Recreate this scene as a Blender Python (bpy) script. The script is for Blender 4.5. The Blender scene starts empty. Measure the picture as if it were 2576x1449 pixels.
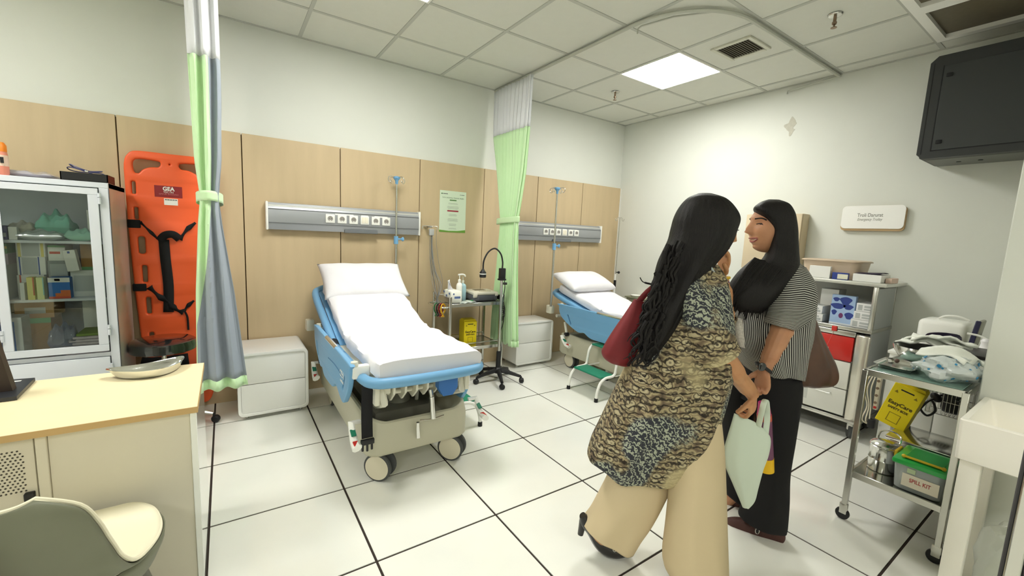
import bpy, bmesh, math, random
from mathutils import Vector, Matrix
random.seed(7)
S = bpy.context.scene
COL = S.collection
# ---------------------------------------------------------------- camera
CAM = Vector((-4.3113, -3.8952, 1.4149)); FPX = 1057.7
def _R(rx, ry, rz):
    return Matrix.Rotation(rz, 3, 'Z') @ Matrix.Rotation(ry, 3, 'Y') @ Matrix.Rotation(rx, 3, 'X')
CR = _R(1.44504, -0.04581, -0.59392)
cd = bpy.data.cameras.new('camera'); cam = bpy.data.objects.new('camera', cd); COL.objects.link(cam)
cam.matrix_world = Matrix.Translation(CAM) @ CR.to_4x4()
cd.sensor_width = 36; cd.lens = FPX * 36 / 2576; cd.clip_start = 0.02; cd.clip_end = 60
S.camera = cam
# ---------------------------------------------------------------- view, world
S.view_settings.view_transform = 'Standard'; S.view_settings.look = 'None'
S.view_settings.gamma = 1; S.view_settings.use_curve_mapping = False
S.view_settings.exposure = 0.22
LIGHT_E = 34.0            # strength of the ceiling light panels
LIGHT_C = (1.0, 0.99, 0.935)
w = bpy.data.worlds.new('world'); S.world = w; w.use_nodes = True
w.node_tree.nodes['Background'].inputs[0].default_value = (0.9, 0.92, 0.9, 1)
w.node_tree.nodes['Background'].inputs[1].default_value = 0.3
S.cycles.max_bounces = 10; S.cycles.diffuse_bounces = 6; S.cycles.glossy_bounces = 5
S.cycles.transmission_bounces = 8; S.cycles.transparent_max_bounces = 12
S.cycles.sample_clamp_indirect = 6
S.cycles.caustics_reflective = False; S.cycles.caustics_refractive = False

# ---------------------------------------------------------------- helpers
def lin(c):
    return tuple(((x / 255) / 12.92 if x / 255 <= 0.04045 else ((x / 255 + 0.055) / 1.055) ** 2.4) for x in c)
MATS = {}
def m(name, rgb=None, rough=0.5, metal=0.0, alpha=1.0, trans=0.0, emit=0.0, coat=0.0, noise=0.0, nscale=8.0,
      nstretch=(1, 1, 1), bump=0.0, bscale=60.0, spec=0.5, ior=1.45, sheen=0.0, rgb2=None):
    if name in MATS: return MATS[name]
    M = bpy.data.materials.new(name); M.use_nodes = True; nt = M.node_tree
    b = nt.nodes['Principled BSDF']; c = lin(rgb) + (1,)
    b.inputs['Base Color'].default_value = c; b.inputs['Roughness'].default_value = rough
    b.inputs['Metallic'].default_value = metal; b.inputs['Alpha'].default_value = alpha
    b.inputs['Transmission Weight'].default_value = trans; b.inputs['IOR'].default_value = ior
    b.inputs['Coat Weight'].default_value = coat; b.inputs['Specular IOR Level'].default_value = spec
    b.inputs['Sheen Weight'].default_value = sheen
    if emit:
        b.inputs['Emission Color'].default_value = c; b.inputs['Emission Strength'].default_value = emit
    if noise or bump:
        tc = nt.nodes.new('ShaderNodeTexCoord'); mp = nt.nodes.new('ShaderNodeMapping')
        nt.links.new(tc.outputs['Object'], mp.inputs[0]); mp.inputs['Scale'].default_value = nstretch
    if noise:
        n = nt.nodes.new('ShaderNodeTexNoise'); n.inputs['Scale'].default_value = nscale; n.inputs['Detail'].default_value = 5
        nt.links.new(mp.outputs[0], n.inputs[0])
        r = nt.nodes.new('ShaderNodeValToRGB'); r.color_ramp.elements[0].position = 0.3; r.color_ramp.elements[1].position = 0.7
        c2 = lin(rgb2) if rgb2 else tuple(x * (1 - noise) for x in c[:3])
        r.color_ramp.elements[0].color = tuple(c2) + (1,); r.color_ramp.elements[1].color = c
        nt.links.new(n.outputs[0], r.inputs[0]); nt.links.new(r.outputs[0], b.inputs['Base Color'])
    if bump:
        n = nt.nodes.new('ShaderNodeTexNoise'); n.inputs['Scale'].default_value = bscale; n.inputs['Detail'].default_value = 4
        nt.links.new(mp.outputs[0], n.inputs[0])
        bp = nt.nodes.new('ShaderNodeBump'); bp.inputs['Strength'].default_value = bump; bp.inputs['Distance'].default_value = 0.003
        nt.links.new(n.outputs[0], bp.inputs['Height']); nt.links.new(bp.outputs[0], b.inputs['Normal'])
    MATS[name] = M
    return M

class MB:
    def __init__(s): s.v = []; s.f = []
    def add(s, vs, fs, M=None):
        o = len(s.v)
        s.v += [tuple(M @ Vector(p)) if M else tuple(p) for p in vs]
        s.f += [tuple(i + o for i in f) for f in fs]
        return s
    def box(s, x0, x1, y0, y1, z0, z1, M=None):
        vs = [(x, y, z) for z in (z0, z1) for y in (y0, y1) for x in (x0, x1)]
        return s.add(vs, [(0, 2, 3, 1), (4, 5, 7, 6), (0, 1, 5, 4), (2, 6, 7, 3), (0, 4, 6, 2), (1, 3, 7, 5)], M)
    def rbox(s, x0, x1, y0, y1, z0, z1, r=0.005, seg=2, M=None):
        bm = bmesh.new(); bmesh.ops.create_cube(bm, size=1)
        for v in bm.verts:
            v.co = Vector(((x0 + x1) / 2 + v.co.x * (x1 - x0), (y0 + y1) / 2 + v.co.y * (y1 - y0), (z0 + z1) / 2 + v.co.z * (z1 - z0)))
        r = min(r, 0.49 * min(abs(x1 - x0), abs(y1 - y0), abs(z1 - z0)))
        bmesh.ops.bevel(bm, geom=list(bm.edges), offset=r, segments=seg, profile=0.5, affect='EDGES')
        bm.verts.index_update()
        s.add([v.co.copy() for v in bm.verts], [[v.index for v in f.verts] for f in bm.faces], M); bm.free()
        return s
    def ring_loft(s, rings, closed=True, caps=True, loop=False):
        n = len(rings[0]); vs = [p for r in rings for p in r]; fs = []
        K = len(rings)
        for i in range(K if loop else K - 1):
            j = (i + 1) % K
            for k in range(n if closed else n - 1):
                k2 = (k + 1) % n
                fs.append((i * n + k, i * n + k2, j * n + k2, j * n + k))
        if caps and closed and not loop:
            fs.append(tuple(range(n))[::-1]); fs.append(tuple((K - 1) * n + k for k in range(n)))
        return s.add(vs, fs)
    def tube(s, pts, r, n=10, loop=False, caps=True, flat=None):
        pts = [Vector(p) for p in pts]; K = len(pts)
        rs = r if isinstance(r, (list, tuple)) else [r] * K
        rings = []; prev = None
        for i in range(K):
            a = pts[(i - 1) % K] if (loop or i > 0) else pts[i]; b = pts[(i + 1) % K] if (loop or i < K - 1) else pts[i]
            t = (b - a).normalized()
            if prev is None:
                ref = Vector((0, 0, 1)) if abs(t.z) < 0.9 else Vector((0, 1, 0))
                nrm = (ref - t * ref.dot(t)).normalized()
            else:
                nrm = (prev - t * prev.dot(t)).normalized()
            prev = nrm; bn = t.cross(nrm); f2 = flat if flat else 1
            rings.append([pts[i] + nrm * (rs[i] * math.cos(q)) + bn * (rs[i] * f2 * math.sin(q)) for q in [2 * math.pi * k / n for k in range(n)]])
        return s.ring_loft(rings, True, caps, loop)
    def cyl(s, p0, p1, r0, r1=None, n=20):
        return s.tube([p0, p1], [r0, r0 if r1 is None else r1], n)
    def lathe(s, prof, c=(0, 0, 0), n=28, M=None):
        rings = [[Vector((c[0] + r * math.cos(2 * math.pi * k / n), c[1] + r * math.sin(2 * math.pi * k / n), c[2] + z)) for k in range(n)] for r, z in prof]
        if M: rings = [[M @ p for p in r] for r in rings]
        return s.ring_loft(rings)
    def ell(s, c, r, n=20, k=12, M=None):
        prof = [(max(1e-4, math.sin(math.pi * i / k)), -math.cos(math.pi * i / k)) for i in range(k + 1)]
        T = Matrix.Translation(Vector(c)) @ (M.to_4x4() if M else Matrix()) @ Matrix.Diagonal((r[0], r[1], r[2], 1))
        return s.lathe(prof, (0, 0, 0), n, T)
    def prism(s, poly, a, b, plane='xz'):
        def P(p, d):
            return {'xz': (p[0], d, p[1]), 'yz': (d, p[0], p[1]), 'xy': (p[0], p[1], d)}[plane]
        n = len(poly); vs = [P(p, a) for p in poly] + [P(p, b) for p in poly]
        fs = [tuple(range(n)), tuple(range(2 * n - 1, n - 1, -1))] + [(i, i + n, (i + 1) % n + n, (i + 1) % n) for i in range(n)]
        return s.add(vs, fs)
    def sheet(s, nu, nv, fn, th=0.0):
        g = [[Vector(fn(i / nu, j / nv)) for j in range(nv + 1)] for i in range(nu + 1)]
        vs = [p for r in g for p in r]; N = nv + 1
        fs = [(i * N + j, (i + 1) * N + j, (i + 1) * N + j + 1, i * N + j + 1) for i in range(nu) for j in range(nv)]
        return s.add(vs, fs)

def sp(pts, k=6, loop=False):          # Catmull-Rom through points
    pts = [Vector(p) for p in pts]; out = []; n = len(pts)
    for i in range(n if loop else n - 1):
        g = (lambda q: pts[q % n]) if loop else (lambda q: pts[min(max(q, 0), n - 1)])
        p0, p1, p2, p3 = g(i - 1), g(i), g(i + 1), g(i + 2)
        for j in range(k):
            t = j / k
            out.append(0.5 * ((2 * p1) + (p2 - p0) * t + (2 * p0 - 5 * p1 + 4 * p2 - p3) * t * t + (3 * p1 - p0 - 3 * p2 + p3) * t ** 3))
    if not loop: out.append(pts[-1])
    return out
def rrect(x0, x1, y0, y1, r, k=5):
    o = []
    for cx, cy, a in ((x1 - r, y1 - r, 0), (x0 + r, y1 - r, 90), (x0 + r, y0 + r, 180), (x1 - r, y0 + r, 270)):
        for i in range(k + 1):
            q = math.radians(a + 90 * i / k); o.append((cx + r * math.cos(q), cy + r * math.sin(q)))
    return o
def root_of(p):
    while p is not None and p.parent is not None: p = p.parent
    return p
def obj(name, mb, mat, parent=None, smooth=True, world=True, sub=0, solid=0.0, label=None, flip=False, normals=True):
    me = bpy.data.meshes.new(name)
    off = Vector((0, 0, 0)); inv = None
    r = root_of(parent)
    if world and r is not None: inv = (Matrix.Translation(r.location) @ r.rotation_euler.to_matrix().to_4x4()).inverted()
    vs = [inv @ Vector(p) for p in mb.v] if inv else mb.v
    me.from_pydata([tuple(p) for p in vs], [], mb.f)
    if normals:
        bm = bmesh.new(); bm.from_mesh(me); bmesh.ops.recalc_face_normals(bm, faces=bm.faces); bm.to_mesh(me); bm.free()
    if isinstance(mat, (list, tuple)):
        for q in mat: me.materials.append(q)
    else: me.materials.append(mat)
    if smooth:
        for p in me.polygons: p.use_smooth = True
        me.set_sharp_from_angle(angle=math.radians(38))
    o = bpy.data.objects.new(name, me); COL.objects.link(o)
    if parent is not None: o.parent = parent
    if solid:
        q = o.modifiers.new('solid', 'SOLIDIFY'); q.thickness = solid; q.offset = 0
    if sub:
        q = o.modifiers.new('sub', 'SUBSURF'); q.levels = sub; q.render_levels = sub
    if label: o['label'] = label
    return o
def thing(name, label, cat, loc=(0, 0, 0), rz=0.0, group=None):
    o = bpy.data.objects.new(name, None); COL.objects.link(o); o.empty_display_size = 0.1
    o.location = loc; o.rotation_euler = (0, 0, rz); o['label'] = label; o['category'] = cat
    if group: o['group'] = group
    return o
def tag(o, label, cat, group=None):
    o['label'] = label; o['category'] = cat
    if group: o['group'] = group
    return o
def struct(name, mb=None, mat=None, **k):
    if mb is None:
        o = bpy.data.objects.new(name, None); COL.objects.link(o)
    else: o = obj(name, mb, mat, None, **k)
    o['kind'] = 'structure'; return o
def setorigin(o, p):
    p = Vector(p); o.data.transform(Matrix.Translation(-p)); o.location = p; return o
def cv(name, splines, ext, mat, parent=None, M=Matrix(), bevel=0.0, world=True, label=None):
    """2D outline with holes -> solid mesh plate, placed by M (outline in its xy plane, thickness along z)"""
    c = bpy.data.curves.new(name, 'CURVE'); c.dimensions = '2D'; c.fill_mode = 'BOTH'; c.extrude = max(ext - bevel, 1e-4)
    c.bevel_depth = bevel; c.bevel_resolution = 2
    for pl in splines:
        s = c.splines.new('POLY'); s.points.add(len(pl) - 1); s.use_cyclic_u = True
        for i, p in enumerate(pl): s.points[i].co = (p[0], p[1], 0, 1)
    t = bpy.data.objects.new('tmp', c); me = bpy.data.meshes.new_from_object(t)
    mb = MB(); mb.add([v.co.copy() for v in me.vertices], [list(p.vertices) for p in me.polygons], M)
    bpy.data.objects.remove(t); bpy.data.curves.remove(c); bpy.data.meshes.remove(me)
    o = obj(name, mb, mat, parent, world=world, label=label, normals=False)
    bm = bmesh.new(); bm.from_mesh(o.data); bmesh.ops.remove_doubles(bm, verts=bm.verts, dist=1e-5); bmesh.ops.recalc_face_normals(bm, faces=bm.faces); bm.to_mesh(o.data); bm.free()
    o.data.set_sharp_from_angle(angle=math.radians(40))
    return o
def text(name, s, size, M, mat, parent, ext=0.0004, align='CENTER', bold=0.0, width=None, shear=0):
    c = bpy.data.curves.new(name, 'FONT'); c.body = s; c.size = size; c.extrude = ext; c.align_x = align; c.align_y = 'CENTER'; c.offset = bold; c.shear = shear
    t = bpy.data.objects.new('tmp', c); me = bpy.data.meshes.new_from_object(t)
    if width:
        xs = [v.co.x for v in me.vertices]; k = width / (max(xs) - min(xs))
        me.transform(Matrix.Diagonal((k, 1, 1, 1)))
    mb = MB(); mb.add([v.co.copy() for v in me.vertices], [list(p.vertices) for p in me.polygons], M)
    bpy.data.objects.remove(t); bpy.data.curves.remove(c); bpy.data.meshes.remove(me)
    return obj(name, mb, mat, parent, smooth=False, normals=False)
def MX(loc, ex, ey):                   # frame: local x -> ex, local y -> ey
    ex = Vector(ex).normalized(); ey = Vector(ey).normalized(); ez = ex.cross(ey)
    return Matrix.Translation(Vector(loc)) @ Matrix((ex, ey, ez)).transposed().to_4x4()
# world point seen at photo pixel (u, v) where its ray meets the plane axis = val
def ray(u, v): return CR @ Vector(((u - 1288) / FPX, -(v - 724.5) / FPX, -1))
def at(u, v, ax, val):
    d = ray(u, v); i = 'xyz'.index(ax); return CAM + d * ((val - CAM[i]) / d[i])

# ---------------------------------------------------------------- shared materials
WHITE = m('white_paint', (238, 238, 232), 0.75, bump=0.05, bscale=220)
WALLM = m('wall_paint', (217, 219, 211), 0.9, noise=0.03, nscale=3, bump=0.08, bscale=260)
WOOD = m("laminate_oak", (198, 177, 142), 0.55, noise=0.09, nscale=14, nstretch=(1, 1, 0.12), bump=0.05, bscale=120)
CHROME = m('chrome', (225, 225, 222), 0.16, 1.0)
STEEL = m('brushed_steel', (205, 204, 198), 0.26, 1.0, bump=0.03, bscale=300)
BLACK = m('black_plastic', (22, 22, 24), 0.45)
BLKM = m('black_fabric', (18, 18, 20), 0.85, bump=0.3, bscale=500)
WPL = m('white_plastic', (238, 238, 232), 0.35)
CREAM = m('cream_plastic', (214, 212, 196), 0.45)
BLUE = m('blue_plastic', (110, 162, 202), 0.42)
GREY = m('grey_metal', (160, 163, 166), 0.35, 0.35)
RUB = m('rubber_grey', (70, 72, 72), 0.7)
GREEN = m('green_plastic', (22, 122, 92), 0.55)
RED = m('red_plastic', (196, 40, 30), 0.4)
def thin_glass(name, tint=(235, 245, 240), refl=0.10, rough=0.02):
    M = bpy.data.materials.new(name); M.use_nodes = True; nt = M.node_tree; nt.nodes.clear()
    o = nt.nodes.new('ShaderNodeOutputMaterial'); mx = nt.nodes.new('ShaderNodeMixShader'); tr = nt.nodes.new('ShaderNodeBsdfTransparent'); g = nt.nodes.new('ShaderNodeBsdfGlossy'); fr = nt.nodes.new('ShaderNodeFresnel')
    tr.inputs[0].default_value = lin(tint) + (1,); g.inputs['Roughness'].default_value = rough; fr.inputs[0].default_value = 1.45
    nt.links.new(fr.outputs[0], mx.inputs[0]); nt.links.new(tr.outputs[0], mx.inputs[1]); nt.links.new(g.outputs[0], mx.inputs[2]); nt.links.new(mx.outputs[0], o.inputs[0])
    MATS[name] = M; return M
LINEN = m('white_linen', (228, 227, 231), 0.9, bump=0.25, bscale=35, sheen=0.2)

# ---------------------------------------------------------------- room shell
XL, YF, H = -8.0, -7.0, 2.876
TW, GAP = 0.6, 0.011
fl = struct('floor', MB().box(XL, 0.02, YF, 0.02, -0.06, -0.0035), m('floor_joint', (52, 42, 36), 0.9))
FT = m('floor_vinyl', (240, 240, 232), 0.28, noise=0.06, nscale=2.6, coat=0.5, bump=0.015, bscale=30)
def cut(a, lo, hi): return max(lo, min(hi, a))
tiles = {}
for i in range(-7, 9):
    for j in range(-2, 12):
        x0 = -4.4199 + TW * i; x1 = x0 + TW; y1 = -0.446 - TW * j; y0 = y1 - TW
        X0, X1, Y0, Y1 = cut(x0 + GAP / 2, XL, 0), cut(x1 - GAP / 2, XL, 0), cut(y0 + GAP / 2, YF, 0), cut(y1 - GAP / 2, YF, 0)
        if X1 - X0 < 0.01 or Y1 - Y0 < 0.01: continue
        o = obj('floor_tile', MB().box(X0, X1, Y0, Y1, -0.004, 0.0), FT, fl, smooth=False)
ce = struct('ceiling', MB().box(XL, 0.02, YF, 0.02, H + 0.03, H + 0.1), WALLM)
CT = m('ceiling_tile_board', (216, 217, 208), 0.95, bump=0.25, bscale=180, noise=0.02, nscale=20)
TB = m('ceiling_tee', (184, 186, 178), 0.6)
BRN = m('brown_diffuser', (104, 96, 78), 0.5, noise=0.1, nscale=30)
lights = {(0, 1): 1, (4, 1): 1, (-4, 1): 1, (0, 5): 0, (4, 5): 0, (-4, 5): 0, (0, 8): 0, (-4, 8): 0}
lights = {(0, 1), (4, 1), (-4, 1), (-4, 7), (0, 9)}  # the two rear cells are unseen panels, added as fill light
vent_cell = (4, 2)
for k in range(-8, 8):
    for q in range(-1, 12):
        x0 = -3.7798 + TW * k; x1 = x0 + TW; y1 = -0.5359 - TW * q; y0 = y1 - TW
        X0, X1, Y0, Y1 = cut(x0, XL, 0), cut(x1, XL, 0), cut(y0, YF, 0), cut(y1, YF, 0)
        if X1 - X0 < 0.03 or Y1 - Y0 < 0.03: continue
        if (k, q) in lights: continue
        if q >= 4 and k >= 4 and k < 6 and q < 6:
            obj('ceiling_tile', MB().box(X0 + .05, X1 - .05, Y0 + .05, Y1 - .05, H + 0.02, H + 0.028), BRN, ce, smooth=False, label='recessed brown ceiling panel')
            mbf = MB(); b = 0.05
            mbf.box(X0, X1, Y0, Y0 + b, H - 0.006, H + 0.03).box(X0, X1, Y1 - b, Y1, H - 0.006, H + 0.03).box(X0, X0 + b, Y0 + b, Y1 - b, H - 0.006, H + 0.03).box(X1 - b, X1, Y0 + b, Y1 - b, H - 0.006, H + 0.03)
            obj('panel_frame', mbf, WHITE, ce, smooth=False)
            continue
        obj('ceiling_tile', MB().box(X0 + .004, X1 - .004, Y0 + .004, Y1 - .004, H, H + 0.014), CT, ce, smooth=False)
for k in range(-7, 8):
    x = -3.7798 + TW * k
    if XL < x < -0.1: obj('grid_bar', MB().box(x - .0125, x + .0125, YF, 0, H - 0.005, H + 0.0), TB, ce, smooth=False)
for q in range(0, 12):
    y = -0.5359 - TW * q
    if y > YF: obj('grid_bar', MB().box(XL, 0, y - .0125, y + .0125, H - 0.0045, H + 0.001), TB, ce, smooth=False)
obj('wall_angle', MB().box(XL, 0, -0.022, 0, H - 0.006, H).box(-0.022, 0, YF, 0, H - 0.006, H), TB, ce, smooth=False)
wb = struct('wall_back', MB().box(XL, 0.1, 0.0, 0.1, -0.05, H + 0.1), WALLM)
seams = [-0.012, -0.682, -1.37, -2.071, -2.773, -3.485, -4.19, -4.887, -5.587, -6.287, -6.987, -7.687]
for a, b in zip(seams[1:], seams[:-1]):
    obj('wall_panel', MB().rbox(a + .0035, b - .0035, -0.02, 0.0, 0.0, 2.08, .0015, 1), WOOD, wb)
obj('panel_backing', MB().box(XL, -0.02, -0.004, 0.001, 0, 2.07), m('panel_joint', (96, 78, 54), 0.8), wb, smooth=False)
obj('corner_strip', MB().box(-0.012, -0.002, -0.024, 0, 0, 2.08), WHITE, wb, smooth=False)
wr = struct('wall_right', MB().box(0.0, 0.1, YF, 0.1, -0.05, H + 0.1), WALLM)
pm = MB()
pts = [(0.06 * (1 + .35 * math.sin(3 * a + 1) + .2 * math.sin(7 * a)) * math.cos(a), 0.085 * (1 + .3 * math.cos(4 * a)) * math.sin(a)) for a in [2 * math.pi * i / 36 for i in range(36)]]
pc = at(1990, 318, 'x', 0)
pm.prism([(pc.y + a * .7, pc.z + b * .8) for a, b in pts], -0.0015, 0.001, 'yz')
obj('plaster_patch', pm, m('plaster', (196, 194, 180), 0.95, noise=.12, nscale=40), wr, label='rough filled patch in the paint')
wl = struct('wall_left', MB().box(XL - .1, XL, YF, 0.1, -0.05, H + 0.1), WALLM)
wf = struct('wall_front', MB().box(XL, 0.1, YF - .1, YF, -0.05, H + 0.1), WALLM)
wc = struct('wall_corner', MB().rbox(-1.565, -0.001, -6.9, -3.585, 0, H - 0.006, .004, 1), WALLM)
# ceiling lights
for i, (k, q) in enumerate(sorted(lights)):
    x0 = -3.7798 + TW * k; y1 = -0.5359 - TW * q; cx, cy = x0 + .3, y1 - .3
    lab = {(4, 1): 'glowing square ceiling light panel above the far bed', (0, 1): 'ceiling light panel at the top edge above the near bed',
           (-4, 1): 'ceiling light panel above the glass fronted cabinet'}.get((k, q), 'added fill light panel behind the camera, %s out of view' % ('at the left,' if k == -4 else 'farthest back,'))
    t = thing('ceiling_light', lab, 'ceiling light', (cx, cy, H), group=None if q == 1 else 'added fill lights behind the camera')
    f = MB(); a = .3; b = .014
    f.box(cx - a, cx + a, cy - a, cy - a + b, H - .01, H + .03).box(cx - a, cx + a, cy + a - b, cy + a, H - .01, H + .03)
    f.box(cx - a, cx - a + b, cy - a + b, cy + a - b, H - .01, H + .03).box(cx + a - b, cx + a, cy - a + b, cy + a - b, H - .01, H + .03)
    obj('frame', f, WHITE, t, smooth=False)
    E_ = m('light_diffuser', (255, 252, 243), 0.5, emit=LIGHT_E)
    E_.node_tree.nodes['Principled BSDF'].inputs['Emission Color'].default_value = LIGHT_C + (1,)
    obj('diffuser', MB().box(cx - a + b, cx + a - b, cy - a + b, cy + a - b, H - .006, H + .02), E_, t, smooth=False)
# vent
vx, vy = -1.08, -2.045
t = thing('ceiling_vent', 'square louvred air vent in the ceiling beside the light panel', 'vent', (vx, vy, H))
f = MB(); a = .15
for (p0, p1, q0, q1) in ((-a, a, -a, -a + .03), (-a, a, a - .03, a), (-a, -a + .03, -a + .03, a - .03), (a - .03, a, -a + .03, a - .03)):
    f.rbox(vx + p0, vx + p1, vy + q0, vy + q1, H - .014, H, .003, 1)
obj('frame', f, m('vent_frame', (205, 205, 190), .5), t)
obj('duct_opening', MB().box(vx - a + .03, vx + a - .03, vy - a + .03, vy + a - .03, H - .0035, H - .0015), m('vent_dark', (70, 66, 56), .9), t, smooth=False)
for i in range(13):
    yy = vy - a + .038 + i * (2 * a - .076) / 12
    obj('louvre', MB().box(-a + .03, a - .03, -.006, .006, -.001, .001, Matrix.Translation((vx, yy, H - .008)) @ Matrix.Rotation(.6, 4, 'X')), m('vent_slat', (150, 146, 132), .5), t, smooth=False)
# sprinklers
for (x, y, lab) in ((-1.054, -.791, 'small metal ceiling sprinkler beside the light panel, above the far bed'), (-1.11, -2.652, 'metal ceiling sprinkler near the brown ceiling panels')):
    t = thing('sprinkler', lab, 'sprinkler', (x, y, H), group='ceiling sprinklers')
    obj('escutcheon', MB().lathe([(.002, -.004), (.04, -.005), (.036, -.012), (.014, -.016), (.002, -.016)], (x, y, H)), STEEL, t)
    obj('head', MB().lathe([(.009, -.01), (.009, -.045), (.014, -.05), (.012, -.062), (.005, -.066), (.005, -.078), (.017, -.08), (.017, -.083), (.001, -.083)], (x, y, H), 14), m('brass_dull', (140, 120, 100), .4, .8), t)
# curtain rail
RAILM = m('rail_grey', (186, 188, 178), .45, .2)
arc = [(-1.985 + .52 * (1 - math.cos(a)), -1.80 - .52 * math.sin(a)) for a in [math.pi / 2 * i / 14 for i in range(15)]]
pth = [(-1.985, -.03, H - .022), (-1.985, -1.0, H - .022)] + [(x, y, H - .022) for x, y in arc] + [(-.8, -2.32, H - .022), (-.02, -2.32, H - .022)]
t = thing('curtain_rail', 'pale curved curtain rail fixed under the ceiling around the far bed', 'curtain rail', (-1.985, -.03, H))
obj('rail', MB().tube(pth, .013, 8), RAILM, t)
obj('overlap_rail', MB().tube([(-1.93, -1.82, H - .018), (-1.87, -2.03, H - .018), (-1.72, -2.24, H - .018)], .006, 6), RAILM, t)
obj('hook_end', MB().tube([(-1.93, -1.82, H - .018), (-1.935, -1.80, H - .03), (-1.935, -1.795, H - .06)], .006, 6), RAILM, t)
obj('end_rail', MB().tube([(-.02, -2.32, H - .02), (-.04, -2.26, H - .03), (-.03, -1.93, H - .05), (-.03, -1.93, H - .075)], .007, 6), RAILM, t)
t = thing('curtain_rail', 'straight curtain rail along the ceiling above the green and grey curtain by the orange board', 'curtain rail', (-4.385, -.03, H))
obj('rail', MB().tube([(-4.385, -.03, H - .022), (-4.385, -1.8, H - .022)], .013, 8), RAILM, t)
# ---------------------------------------------------------------- bed head service panels
def head_panel(x0, x1, z0, z1, label, swx):
    W_ = x1 - x0; t = thing('bed_head_panel', label, 'service panel', ((x0 + x1) / 2, -0.02, z0), group='service panels above the beds')
    prof = [(-.02, z0 + .005), (-.07, z0), (-.085, z0 + .045), (-.09, z0 + .06), (-.09, z1 - .06), (-.085, z1 - .045), (-.06, z1 - .003), (-.02, z1)]
    obj('body', MB().prism(prof, x0, x1, 'yz'), GREY, t)
    for q in (x0, x1): obj('end_cap', MB().rbox(q - .008, q + .008, -.094, -.02, z0 - .004, z1 + .004, .006), WPL, t)
    for z in (z0 + .054, z1 - .052): obj('groove', MB().box(x0 + .01, x1 - .01, -.0915, -.0885, z - .0025, z + .0025), m('groove_dark', (92, 94, 96), .6), t, smooth=False)
    obj('rail_strip', MB().rbox(x0 + .01, x1 - .01, -.079, -.07, z1 - .035, z1 - .02, .003, 1), m('rail_bright', (225, 226, 222), .3, .5), t)
    cx = (x0 + x1) / 2 + swx; zc = (z0 + z1) / 2 + .002; s = .036
    xs = [cx + (i - 2.5) * .094 for i in range(6)]
    for i, x in enumerate(xs):
        if i == 3:
            o = obj('switch_plate', MB().rbox(x - s, x + s, -.098, -.09, zc - s, zc + s, .003), WPL, t)
            for d in (-1, 1): obj('rocker', MB().rbox(x + d * .0145 - .013, x + d * .0145 + .013, -.102, -.096, zc - .026, zc + .026, .002), m('rocker_cream', (232, 226, 208), .4), o)
        else:
            o = obj('socket', MB().rbox(x - s, x + s, -.098, -.09, zc - s, zc + s, .003), WPL, t)
            Mx = Matrix.Translation((x, -.098, zc)) @ Matrix.Rotation(math.pi / 2, 4, 'X')
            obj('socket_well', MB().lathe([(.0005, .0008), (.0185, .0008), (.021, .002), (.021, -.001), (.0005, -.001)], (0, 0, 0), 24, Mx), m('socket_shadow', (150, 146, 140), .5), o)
            for d in (-1, 1): obj('pin_hole', MB().cyl((x + d * .0085, -.0985, zc), (x + d * .0085, -.1003, zc), .003, n=8), BLACK, o)
            obj('earth_clip', MB().box(x - .006, x + .006, -.1005, -.0985, zc - .021, zc - .014), WPL, o, smooth=False)
    for xa, xb in ((xs[1] - .055, xs[2] + .0), (xs[3] - .03, xs[3] + .03), (xs[4] - .01, xs[5] + .012)):
        o = obj('label_strip', MB().box(xa, xb, -.0912, -.0895, z1 - .072, z1 - .062), WPL, t, smooth=False)
    obj('lower_cover', MB().rbox(cx - .12, cx + .16, -.094, -.06, z0 - .006, z0 + .022, .003, 1), m('grey_dark', (118, 122, 126), .4, .3), t)
head_panel(-4.04, -2.795, 1.372, 1.585, 'long grey service panel with six white plates on the wall above the near bed', .07)
head_panel(-1.665, -0.385, 1.366, 1.572, 'grey service panel with sockets on the wall above the far bed', -.02)
# ---------------------------------------------------------------- poster
t = thing('poster', 'pale green printed notice taped to the wood panel above the steel trolley', 'poster', (-2.42, -.021, 1.41))
px0, px1, pz0, pz1 = -2.566, -2.278, 1.412, 1.818
obj('paper', MB().box(px0, px1, -.0225, -.0212, pz0, pz1), m('poster_paper', (212, 226, 204), .45), t, smooth=False)
obj('green_foot', MB().prism([(px0, pz0), (px1, pz0), (px1, pz0 + .028), (px0 + .2, pz0 + .016), (px0 + .1, pz0 + .014), (px0, pz0 + .022)], -.0229, -.0226, 'xz'), m('poster_green', (108, 154, 62), .5), t, smooth=False)
INK = m('ink_grey', (120, 128, 118), .6); INKG = m('ink_green', (70, 110, 70), .6)
PM = lambda x, z: MX((x, -.0228, z), (1, 0, 0), (0, 0, 1))
pcx = (px0 + px1) / 2
text('lettering', 'TATA TERTIB / TUNGGU PASIEN', .017, PM(pcx, pz1 - .068), INKG, t, bold=.0004, width=.235) if False else text('heading', 'TATA LAKSANA & TINGGAL PASIEN', .017, PM(pcx, pz1 - .068), INKG, t, width=.235)
obj('pill', MB().prism(rrect(pcx - .038, pcx + .038, pz1 - .096, pz1 - .084, .0055), -.0231, -.0226, 'xz'), m('pill_green', (96, 136, 84), .5), t, smooth=False)
obj('pill', MB().prism(rrect(pcx - .062, pcx + .062, pz1 - .202, pz1 - .188, .006), -.0231, -.0226, 'xz'), m('pill_red', (158, 52, 66), .5), t, smooth=False)
lm = MB(); r_ = random.Random(3)
for z, n, w_ in ((.118, 2, .06), (.15, 4, .07), (.226, 3, .05), (.27, 4, .06), (.322, 3, .045), (.365, 2, .045)):
    for i in range(n):
        hw = w_ * (.75 + .25 * r_.random()); lm.box(pcx - hw, pcx + hw, -.0231, -.0227, pz1 - z - i * .008 - .0018, pz1 - z - i * .008)
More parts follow.
